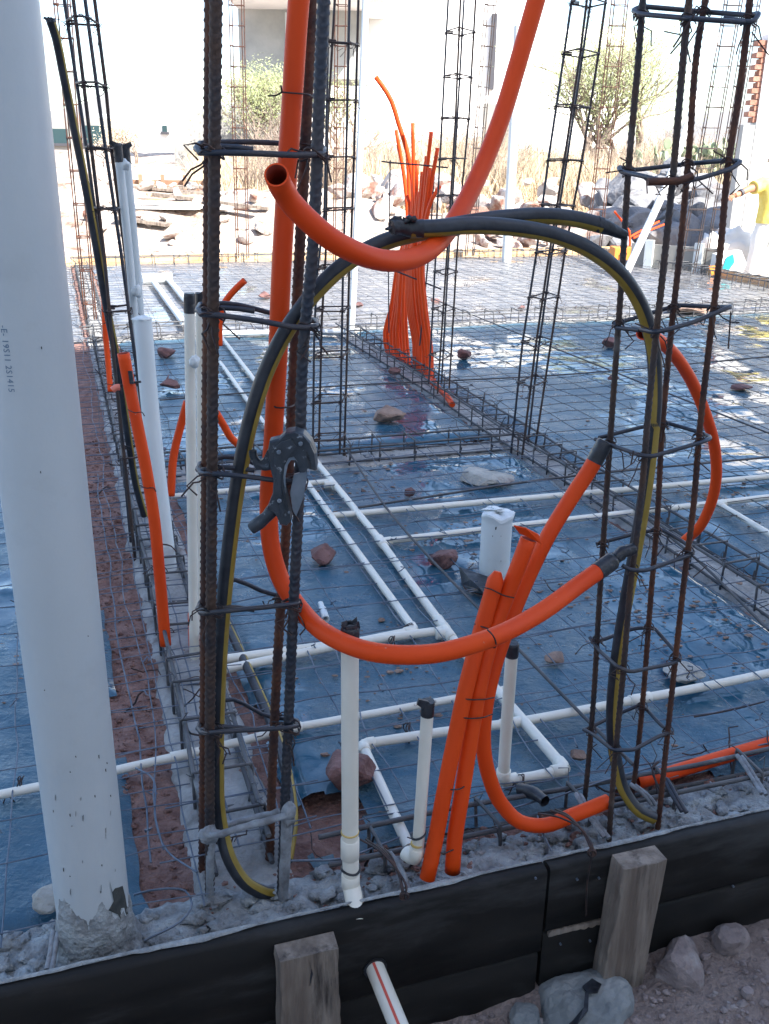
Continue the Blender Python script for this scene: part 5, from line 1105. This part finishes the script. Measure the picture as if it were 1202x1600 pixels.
facing('orange_crate', 'orange crate at the far edge left of the leaning plank', 'crate', 960, 990, 388, 406, 11.9, .3, 'box_orange')
for lab, pts in (('left orange cable sagging over the far edge behind the slim column', [(960, 330, 12.2), (972, 345, 12.2), (984, 362, 12.2), (982, 400, 12.2)]), ('upper thin orange pipe lying on the spoil left of the plank', [(985, 370, 13.2), (1010, 356, 13.4), (1030, 346, 13.6)]), ('lower thin orange pipe lying on the spoil left of the plank', [(990, 372, 13.0), (1015, 360, 13.2), (1040, 350, 13.4)])):
    m = MB(); m.tube(smooth(PY(pts), .1), .013, 8); tag(m.build('orange_conduit', M['orange']), lab, 'conduit')
# brick-ended wall at right
t = thing('brick_wall', WY(1180, 400, 14.5), 'tall white plastered wall with toothed brick end at the right edge', 'wall')
YW = 14.5; x0 = WY(1146, 300, YW).x; b = MB(); zt = WY(1190, 52, YW).z
b.box(Vector((x0+2.6, YW+.15, (zt-.7)/2)), (2.4, .14, (zt+.7)/2)); b.build('plaster_face', M['white_wall'], t)
b = MB()
for k in range(int((zt+.4)/.075)):
    z = -.4+k*.075; 
    if z < zt-1.15: continue
    w_ = .05 if k % 2 else .12; b.box(Vector((x0+.2-w_/2+.0, YW+.14, z+.035)), (w_/2, .10, .032))
b.build('toothed_bricks', M['brick'], t)
b = MB(); b.box(Vector((x0+.11, YW+.13, (zt-1.15)/2-.2)), (.085, .11, (zt-1.15)/2+.2)); b.build('shaded_end_face', M['grey_wall'], t)  # shadow side of the white wall, its shade put into the grey
# houses
def house(label, x0, x1, ytop, Y, depth, mt, wins=(), cap=None, zb=None, name='house', cat='house', trim='metal_trim'):
    a = WY(x0, 250, Y).x; c = WY(x1, 250, Y).x; zt = WY((x0+x1)/2, ytop, Y).z; z0 = -.5 if zb is None else zb
    t = thing(name, Vector(((a+c)/2, Y, z0)), label, cat)
    b = MB(); b.box(Vector(((a+c)/2, Y+depth/2, (zt+z0)/2)), (abs(c-a)/2, depth/2, (zt-z0)/2)); b.build('wall', M[mt], t)
    if cap: b = MB(); b.box(Vector(((a+c)/2-.1, Y+depth/2-.3, zt+cap/2+.003)), (abs(c-a)/2+.35, depth/2+.4, cap/2)); b.build('roof_slab', M['white_wall'], t)
    for (wx0, wx1, wy0, wy1) in wins:
        p, q = WY(wx0, wy0, Y), WY(wx1, wy1, Y); b = MB(); b.box(Vector(((p.x+q.x)/2, Y-.02, (p.z+q.z)/2)), (abs(q.x-p.x)/2, .05, abs(p.z-q.z)/2)); w0 = b.build('window', M['glass'], t)
        b = MB(); b.box(Vector(((p.x+q.x)/2, Y-.05, min(p.z, q.z)-.05)), (abs(q.x-p.x)/2+.08, .1, .05)); b.build('sill', M[trim], t)
    return t
house('low house with a dark glazed front far left behind the hose', 66, 172, 184, 40, 8, 'cream_wall', [(80, 108, 201, 224), (130, 160, 196, 224)])
house('blown-out white house on the left between the twin pipes and the thick column', 196, 276, 172, 44, 9, 'white_wall', [(254, 262, 196, 206)])
house('small bluish white building just behind the twin pipe tops', 160, 196, 178, 46, 7, 'pvc')
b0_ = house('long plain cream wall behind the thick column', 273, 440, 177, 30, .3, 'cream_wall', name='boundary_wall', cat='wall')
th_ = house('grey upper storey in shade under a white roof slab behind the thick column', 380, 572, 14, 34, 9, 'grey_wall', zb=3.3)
b = MB(); a_ = WY(372, 14, 34); c_ = WY(600, 14, 34); b.box(Vector(((a_.x+c_.x)/2, 35.5, a_.z+.453)), ((c_.x-a_.x)/2, 5.6, .45)); b.build('roof_slab', M['white_wall'], th_)
b = MB(); p = WY(455, 20, 34); q = WY(470, 130, 34); b.box(Vector(((p.x+q.x)/2-.1, 33.95, (p.z+q.z)/2)), (.22, .06, abs(p.z-q.z)/2)); b.build('corner_panel', M['pvc'], th_)
house('white band of garden wall under the grey storey behind the orange drop', 372, 572, 133, 33, .4, 'white_wall', name='boundary_wall', cat='wall')
tb = house('big blown-out white building filling the middle background', 573, 868, -60, 36, 12, 'white_wall', [])
b = MB(); p = WY(772, 22, 36); q = WY(768, 140, 36); b.box(Vector(((p.x+q.x)/2, 35.93, (p.z+q.z)/2)), (.09, .08, abs(p.z-q.z)/2)); b.build('downpipe', M['metal_trim'], tb)
house('white building block half hidden behind the mesquite tree', 868, 975, 45, 38, 8, 'white_wall')
facing('boundary_wall', 'short grey-beige wall behind the bushes left of the white post', 'wall', 752, 800, 162, 260, 31, .3, 'cream_wall')
# timber fence at left distance
t = thing('timber_fence', WY(260, 300, 20), 'low brown board fence in front of the white house on the left', 'fence')
a, c = WY(188, 300, 20), WY(325, 292, 20)
for k in range(4): b = MB(); b.box(Vector(((a.x+c.x)/2, 20+.02*k, .22+.10*k)), (abs(c.x-a.x)/2, .03, .044)); b.build('rail', M['timber'], t)
for k in range(5): b = MB(); b.box(Vector((a.x+(c.x-a.x)*k/4, 19.93, .35)), (.03, .03, .32)); b.build('post', M['timber'], t)
# scrap boards and sheets on the spoil
rnd = random.Random(31)
for i in range(26):
    px = rnd.choice((rnd.uniform(195, 290), rnd.uniform(230, 320), rnd.uniform(300, 430))); py = rnd.uniform(322, 372); p = W(px, py, .15); u, v = touv(p); v = min(v, 21); p = UV(u, v, terr(u, v)+.05)
    a = rnd.uniform(-.5, .4); L = rnd.uniform(.3, .9); ax = Vector((math.cos(a), math.sin(a), rnd.uniform(-.12, .12))).normalized(); ay = ax.cross(Vector((0, 0, 1))).normalized(); az = ax.cross(ay)
    b = MB(); b.box(p, (L, rnd.uniform(.05, .16), .02), (ax, ay, az)); tag(b.build('scrap_board', M[rnd.choice(('wood_new', 'wood_stake', 'white_wall'))]), 'scrap board lying on the spoil left of the thick column', 'scrap board', 'scrap boards on the spoil')
for lab, pts in (('dark sheet edge folded over the spoil left of the thick column', [(262, 330), (275, 318), (300, 311), (322, 315), (300, 316), (282, 321), (274, 336)]), ('dark sheet edge right of the thick column on the spoil', [(345, 352), (365, 348), (385, 352), (380, 360), (350, 361)]), ('dark piece painted as shade under the slab of spoil by the hose end', [(566, 343), (615, 341), (612, 350), (590, 357), (570, 354)])):
    c = WY(pts[0][0], pts[0][1], 16.0); m = MB(); m.prism([WY(x, y, 16.0) for x, y in pts], Vector((0, .35, .02))); tag(m.build('dark_sheet_or_shade', M['tarp']), lab, 'sheeting')  # last piece is no sheet: its dark colour stands in for shade
# stone heaps: a few hulls copied many times
srcs = {}
def heap_src(mt, k):
    key = (mt, k)
    if key not in srcs:
        b = MB(); stone_mesh(b, (0, 0, 0), 1, 100+k*7, (1, random.uniform(.7, 1), random.uniform(.6, .85)), 0, n=13, sub=1); me = b.build('boulder', M[mt], origin=Vector((0, 0, 0))); srcs[key] = me.data; bpy.data.objects.remove(me)
    return srcs[key]
def heap(n, rect, Yr, size, mt, label, group, seed, hz=.8):
    rnd = random.Random(seed)
    for i in range(n):
        px = rnd.uniform(rect[0], rect[2]); f = rnd.random(); Y = Yr[0]+(Yr[1]-Yr[0])*f
        p = WY(px, 300, Y); u, v = touv(p); s = rnd.uniform(*size); z = terr(u, v)+s*.35+hz*f*rnd.uniform(.2, 1)
        o = bpy.data.objects.new('boulder', heap_src(mt, rnd.randrange(5))); sc.collection.objects.link(o); o.location = UV(u, v, z); o.scale = (s, s*rnd.uniform(.7, 1), s*rnd.uniform(.6, 1)); o.rotation_euler = (rnd.uniform(-.6, .6), rnd.uniform(-.6, .6), rnd.uniform(0, 6.3)); tag(o, label, 'stone', group)
heap(120, (940, 300, 1140, 370), (15.6, 18.6), (.22, .62), 'rock_shaded', 'grey quarried stone painted darker for shade, heaped right of the slim bars before the dry brush', 'grey stones of the heap on the right', 1, hz=1.1)
heap(95, (560, 300, 940, 370), (15.5, 19.5), (.12, .42), 'rock_white', 'sun-bleached stone heaped in the middle before the dry brush', 'bleached stones of the middle heap', 2, hz=.8)
heap(16, (380, 300, 620, 370), (16, 20), (.1, .34), 'rock_white', 'sun-bleached stone on the spoil behind the orange drop', 'bleached stones on the left spoil', 3, hz=.5)
heap(40, (120, 300, 420, 400), (13.5, 19), (.06, .2), 'rock_white', 'small pale rubble stone on the left spoil', 'small rubble stones on the left', 4, hz=.1)
# mounds by the worker
for lab, px, py, Y, s, mt in (('white cement heap behind the slim column at the right wall\'s foot', 1128, 408, 12.6, .36, 'sack'), ('pale lumpy heap right of the slim column near the worker', 1140, 428, 12.6, .22, 'rock_white')):
    b = MB(); c = WY(px, py, Y); lump(b, c, s, (1, .8, 1.2 if px < 1140 else .7), int(px), 24, 16, .35); tag(b.build('cement_heap', M[mt]), lab, 'heap')
t = thing('cement_sack', WY(1150, 430, 11.0), 'white sack with a teal panel and orange corner standing by the worker', 'sack')
b = MB(); b.prism([WY(x, y, 11.0) for x, y in [(1116, 420), (1120, 398), (1130, 396), (1160, 392), (1168, 412), (1160, 432), (1120, 436)]], Vector((0, .18, 0)), inset=.01); b.build('sack_body', M['sack'], t)
b = MB(); b.prism([WY(x, y, 10.985) for x, y in [(1128, 424), (1136, 402), (1146, 397), (1148, 410), (1138, 424)]], Vector((0, .01, 0))); b.build('teal_panel', M['teal'], t)
b = MB(); b.prism([WY(x, y, 10.985) for x, y in [(1108, 416), (1124, 414), (1126, 428), (1112, 430)]], Vector((0, .01, 0))); b.build('orange_corner', M['box_orange'], t)
facing('leaning_slab', 'grey leaning slab beside the sack near the worker', 'slab', 1086, 1098, 395, 428, 11.9, .05, 'white_wall')  # a leaning slab, no drum

# ---------------------------------------------------------------- worker
def skinned(name, verts, edges, radii, m_, par, sub=2):
    me = bpy.data.meshes.new(name); me.from_pydata([tuple(Vector(v)-Vector(par.location)) for v in verts], edges, []); me.materials.append(m_)
    o = bpy.data.objects.new(name, me); sc.collection.objects.link(o); o.parent = par
    o.modifiers.new('skin', 'SKIN'); 
    for i, r in enumerate(radii): me.skin_vertices[0].data[i].radius = (r, r) if not isinstance(r, tuple) else r
    me.skin_vertices[0].data[0].use_root = True
    s = o.modifiers.new('sub', 'SUBSURF'); s.levels = s.render_levels = sub; s_ = o.modifiers['skin']; s_.use_smooth_shade = True
    return o
g0 = WY(1187, 450, 12.2); wx, wy, wz = g0.x, 12.2, -.36
wk = thing('person', Vector((wx, wy, wz)), 'worker in yellow shirt, white trousers and brown cap reaching out an arm', 'person')
sc_h = (WY(1190, 250, 12.2).z-wz)/1.72
def WP(x, z, y=0): return Vector((wx+x*sc_h, wy+y*sc_h, wz+z*sc_h))
E_ = lambda px, py, y=0: WY(px, py, wy+y)
hand = E_(1148, 306, -.25)
body = [WP(.02, .95), WP(.02, 1.15), WP(.02, 1.32), WP(.02, 1.46), WP(.0, 1.53), WP(-.02, 1.63), WP(-.03, 1.70),   # 0-6 spine head
        WP(-.17, 1.39), E_(1168, 296, -.12), E_(1155, 303, -.2), hand,                                              # 7-10 his arm toward the camera's left
        WP(.20, 1.39), WP(.27, 1.12), WP(.22, .95, -.1), WP(.18, .9, -.14),                                        # 11-14
        WP(-.08, .9), WP(-.13, .5, -.05), WP(-.18, .08, .02), WP(-.22, .03, -.12),                                  # 15-18
        WP(.11, .9), WP(.13, .5, -.03), WP(.12, .08, .05), WP(.12, .03, -.1)]
ed = [(0, 1), (1, 2), (2, 3), (3, 4), (4, 5), (5, 6), (3, 7), (7, 8), (8, 9), (9, 10), (3, 11), (11, 12), (12, 13), (13, 14), (0, 15), (15, 16), (16, 17), (17, 18), (0, 19), (19, 20), (20, 21), (21, 22)]
rad = [.11, .10, .11, .07, .055, .085, .075, .06, .045, .033, .036, .06, .045, .035, .04, .09, .06, .045, .04, .09, .06, .045, .04]
skinned('body', body, ed, rad, M['skin'], wk)
m = MB()
for k, (dx, dz, L) in enumerate(((-.3, .35, .06), (-.6, .12, .075), (-.7, -.1, .08), (-.65, -.3, .075), (-.5, -.5, .06))):
    d = Vector((dx, -.2, dz)).normalized(); m.tube([hand, hand+d*L*.6, hand+d*L+Vector((0, 0, -.02))], [.012, .010, .007], 8)
m.build('fingers', M['skin'], wk)
def ell(m, P, R, k=.72, n=16):
    i0 = len(m.v); m.tube(P, R, n)
    for q in range(i0, len(m.v)):
        x, y, z = m.v[q]; cy = P[0].y+(P[-1].y-P[0].y)*.5; m.v[q] = (x+.008*nz(x*3, z*9, y), cy+(y-cy)*k+.012*nz(x*4, z*7, 3), z)
m = MB(); ell(m, [WP(.02, .90), WP(.02, 1.0), WP(.02, 1.15), WP(.02, 1.30), WP(.02, 1.40), WP(.02, 1.46), WP(.01, 1.49)], [.19, .185, .175, .2, .2, .13, .075])
sh = E_(1168, 296, -.12)
m.tube([WP(-.08, 1.39), WP(-.17, 1.40), WP(-.17, 1.40).lerp(sh, .4), WP(-.17, 1.40).lerp(sh, .62)], [.10, .095, .085, .08], 14); m.tube([WP(.1, 1.39), WP(.2, 1.4), WP(.25, 1.27), WP(.26, 1.2)], [.10, .095, .085, .08], 14)
m.build('shirt', M['shirt'], wk)
m = MB(); ell(m, [WP(.02, .97), WP(.02, .92), WP(.02, .82), WP(.015, .76)], [.165, .18, .175, .15])
m.tube([WP(-.06, .86), WP(-.10, .7), WP(-.135, .5, -.05), WP(-.16, .3, -.02), WP(-.18, .08, .02)], [.11, .11, .09, .08, .085], 14); m.tube([WP(.09, .86), WP(.12, .7), WP(.14, .5, -.03), WP(.13, .3), WP(.12, .08, .05)], [.11, .11, .09, .08, .085], 14)
m.build('trousers', M['pants'], wk)
m = MB(); lump(m, WP(-.03, 1.73, 0), .105*sc_h, (1, 1.1, .6), 2, 16, 10, .05); c = WP(-.09, 1.705, -.08); lump(m, c, .09, (1, .9, .13), 3, 14, 8, .05); m.build('cap', M['hat'], wk)
m = MB()
for s in (-1, 1): lump(m, WP(-.03+s*.03, 1.655, -.085), .010, (1.2, .6, .7), 1, 8, 6, .02)
m.build('eyes', M['tape'], wk); m = MB(); lump(m, WP(-.03, 1.63, -.098), .014, (.8, 1.1, 1.3), 1, 8, 6, .02); m.build('nose', M['skin'], wk)
m = MB(); lump(m, WP(-.03, 1.595, -.09), .016, (1.5, .5, .35), 1, 8, 6, .02); m.build('mouth', M['brick'], wk)
m = MB(); c = E_(1158, 301, -.19); d = (E_(1168, 296, -.12)-E_(1155, 303, -.2)).normalized(); m.tube([c-d*.02, c+d*.02], .042, 14); m.build('wrist_band', M['metal_trim'], wk)

# ---------------------------------------------------------------- plants
def tree(name, label, base, H, Rc, leaf, seed, nleaf=9000, trunk=.09, ls=.05, group=None, cat='tree', sparse=1.0, zlo=.35):
    rnd = random.Random(seed); t = thing(name, base, label, cat, group); m = MB(); tips = []
    def grow(p, d, L, r, dep):
        k = 4; pts = [p]; q = p.copy(); dd = d.copy()
        for i in range(k): dd = (dd+Vector((rnd.uniform(-.22, .22), rnd.uniform(-.22, .22), rnd.uniform(-.05, .12)))).normalized(); q = q+dd*L/k; pts.append(q.copy())
        m.tube(pts, [r*(1-.45*i/k) for i in range(k+1)], 6 if dep < 2 else 4, False)
        if dep >= 4: tips.append(q); return
        if dep >= 2: tips.append(pts[2])
        for i in range(3 if dep < 3 else 4):
            nd = (dd+Vector((rnd.uniform(-1, 1), rnd.uniform(-1, 1), rnd.uniform(-.35, .6)))*.85).normalized(); grow(pts[-1] if i else pts[-2], nd, L*rnd.uniform(.6, .85), r*.55, dep+1)
    for s in range(3): grow(base+Vector((rnd.uniform(-.1, .1), rnd.uniform(-.1, .1), -.1)), Vector((rnd.uniform(-.6, .6), rnd.uniform(-.5, .5), 1)).normalized(), H*.3, trunk*H/4, 0)
    m.build('trunk', M['twig'], t)
    # leaf clumps round the tips
    c = base+Vector((0, 0, H*.62)); V = []; F = []
    per = max(1, int(nleaf/len(tips)))
    for p in tips:
        cl = rnd.uniform(.25, 1.5)
        for i in range(int(per*cl)):
            q = p+Vector((rnd.gauss(0, 1), rnd.gauss(0, 1), rnd.gauss(0, .7)))*Rc*.15; a = Vector((rnd.gauss(0, 1), rnd.gauss(0, 1), rnd.gauss(0, 1))).normalized(); b_ = a.orthogonal().normalized(); s = ls*rnd.uniform(.5, 1.3); o = len(V)
            V += [q-a*s, q-b_*s*.3, q+a*s, q+b_*s*.3]; F.append([o, o+1, o+2, o+3])
    m = MB(); m.add(V, F, 0, False); m.build('crown', leaf, t); return t
def at_ground(px, Y): p = WY(px, 300, Y); u, v = touv(p); return UV(u, v, terr(u, v))
tree('mesquite_tree', 'feathery green mesquite tree behind the leaning right-hand column', at_ground(905, 27), 4.7, 4.4, M['leaf'], 3, 26000, ls=.036)
tree('mesquite_tree', 'smaller hazy mesquite tree right of the big one, behind the slim bars', at_ground(985, 28), 4.6, 3.6, M['leaf'], 8, 6000, ls=.036)
tree('mesquite_tree', 'light green tree by the grey storey behind the orange drop', at_ground(420, 28), 3.1, 2.0, M['leaf'], 5, 14000, ls=.036)
tree('mesquite_tree', 'light green tree seen between the bars of the dark middle column', at_ground(535, 28), 3.0, 1.9, M['leaf'], 6, 5000, ls=.034)
tree('dry_bush', 'small grey bush left of the cream wall', at_ground(212, 30), 1.5, .9, M['dry'], 9, 1800, ls=.04, cat='bush')
tree('dry_bush', 'green bush low in front of the mesquite tree', at_ground(832, 24), 1.2, 1.0, M['leaf'], 12, 4000, ls=.05, cat='bush')
# prickly pear
t = thing('cactus', at_ground(1085, 22), 'prickly pear cactus behind the slim bars on the right', 'cactus'); m = MB(); rnd = random.Random(4)
def pad(p, d, s, dep):
    a = d.cross(Vector((rnd.uniform(-1, 1), rnd.uniform(-1, 1), .1))).normalized(); nrm = d.cross(a).normalized(); V = []; n = 12
    c = p+d*s; ringp = [c+(d*math.cos(q)*s*1.05+a*math.sin(q)*s*.72) for q in [2*math.pi*i/n for i in range(n)]]; m.prism([q-nrm*.02 for q in ringp], nrm*.045, inset=.03)
    if dep < 5:
        for i in range(2 if dep < 4 else 1): pad(c+d*s*.8+a*rnd.uniform(-.5, .5)*s, (d+a*rnd.uniform(-1, 1)+nrm*rnd.uniform(-.6, .6)+Vector((0, 0, .35))).normalized(), s*rnd.uniform(.8, .98), dep+1)
b0 = at_ground(1085, 22)
for k in range(4): pad(b0+Vector((k*.4-.6, 0, -.05)), Vector((rnd.uniform(-.3, .3), 0, 1)).normalized(), .19, 0)
m.build('pads', M['leaf2'], t)
# dry brush: bushes as things, grass as stuff
def twigbush(label, base, H, seed, n=90):
    rnd = random.Random(seed); m = MB()
    for i in range(n):
        a = rnd.uniform(0, 6.3); d = Vector((math.cos(a)*rnd.uniform(.1, .9), math.sin(a)*rnd.uniform(.1, .9), 1)).normalized(); L = H*rnd.uniform(.5, 1.1); p = base+Vector((rnd.gauss(0, .2), rnd.gauss(0, .2), 0))
        pts = [p, p+d*L*.5+Vector((rnd.uniform(-.08, .08), 0, 0)), p+d*L+Vector((rnd.uniform(-.2, .2), rnd.uniform(-.2, .2), -.05))]; m.tube(pts, [.012, .008, .003], 3, False)
        for k in range(4): q = pts[1].lerp(pts[2], rnd.random()); e = q+Vector((rnd.uniform(-.25, .25), rnd.uniform(-.2, .2), rnd.uniform(0, .25))); m.tube([q, e], [.005, .002], 3, False)
    return tag(m.build('dry_bush', M['twig'], origin=base), label, 'bush', 'leafless dry bushes beyond the stone heap')
tb1 = twigbush('leafless dry bush beyond the stone heap', at_ground(600, 22), 1.6, 1)
rnd = random.Random(77)
for i in range(26):
    px = rnd.uniform(380, 1140); Y = rnd.uniform(20.5, 27); c = tb1.copy(); sc.collection.objects.link(c); c.location = at_ground(px, Y); s = rnd.uniform(.7, 1.25); c.scale = (s, s, s*rnd.uniform(.8, 1.1)); c.rotation_euler = (0, 0, rnd.uniform(0, 6.3))
V = []; F = []
for i in range(52000):
    px = rnd.uniform(300, 1180); Y = rnd.uniform(20, 30); p = at_ground(px, Y); h = rnd.uniform(.35, 1.25)*(1+.5*nz(p.x, p.y, 0, .5)); h *= (.55 if px < 560 else 1)
    d = Vector((rnd.gauss(0, .3), rnd.gauss(0, .3), 1)); w_ = rnd.uniform(.006, .015); a = rnd.uniform(0, 3.14); s = Vector((math.cos(a), math.sin(a), 0))*w_; o = len(V); V += [p-s, p+s, p+d*h]; F.append([o, o+1, o+2])
b = MB(); b.add(V, F, 0, False); tag(b.build('dry_grass', M['dry']), 'tall straw-coloured dry grass beyond the stone heap', 'grass', kind='stuff')

b = MB(); rnd = random.Random(91)
for i in range(1500):
    if rnd.random() < .7: cx, cy = rnd.choice(((.75, 2.0), (1.3, 2.9), (1.5, 2.0), (.6, 3.2), (.9, 4.5), (2.4, 3.0), (1.0, 3.55), (-.3, 2.4), (1.55, 2.25))); u, v = rnd.gauss(cx, .16), rnd.gauss(cy, .14)
    else: u, v = rnd.uniform(.4, 4), rnd.uniform(1.5, 6.5)
    s_ = rnd.choice((.002, .003, .004, .007))*rnd.uniform(.6, 1.4); lump(b, UV(u, v, -.062+.004*nz(u, v, 5, 2)), s_, (1.3, rnd.uniform(.4, 1), .35), i, 6, 4, .5, 1.5)
for q in range(len(b.sm)): b.sm[q] = False
tag(b.build('debris', M['rock_brown']), 'small clods and chips scattered on the plastic sheets', 'debris', kind='stuff')
for k in range(3):
    lab, pts = (('loose tie wire offcut curled on the near plastic behind the orange loop', [(740, 880), (722, 905), (735, 925), (760, 930)]), ('dark twig lying on the plastic right of the stub', [(850, 905), (868, 925), (905, 920), (930, 905)]), ('dark twig on the plastic near the right edge below the slim column', [(1085, 1120), (1130, 1112), (1165, 1104), (1195, 1096)]))[k]
    m = MB(); m.tube(smooth([W(x, y, -.052) for x, y in pts], .02), .0022, 5); tag(m.build('stray_wire', M['wire']), lab, 'wire')

for i, (px, py) in enumerate(((902, 1374), (936, 1372), (876, 1475), (922, 1470), (837, 1372), (1146, 1385))):
    c = board_pt(px, py, v=BV0-.0015); m = MB(); m.tube([c+D1*.002, c-D1*.002], .0022, 8); tag(m.build('nail', M['mesh']), ['nail head upper left on the short right board', 'nail head left of the grey stake near its top', 'nail head on the lower right board below the splinter', 'nail head on the lower right board beside the grey stake', 'nail head at the end of the left board', 'nail head on the right board past the grey stake'][i], 'nail', 'nails in the near boards')
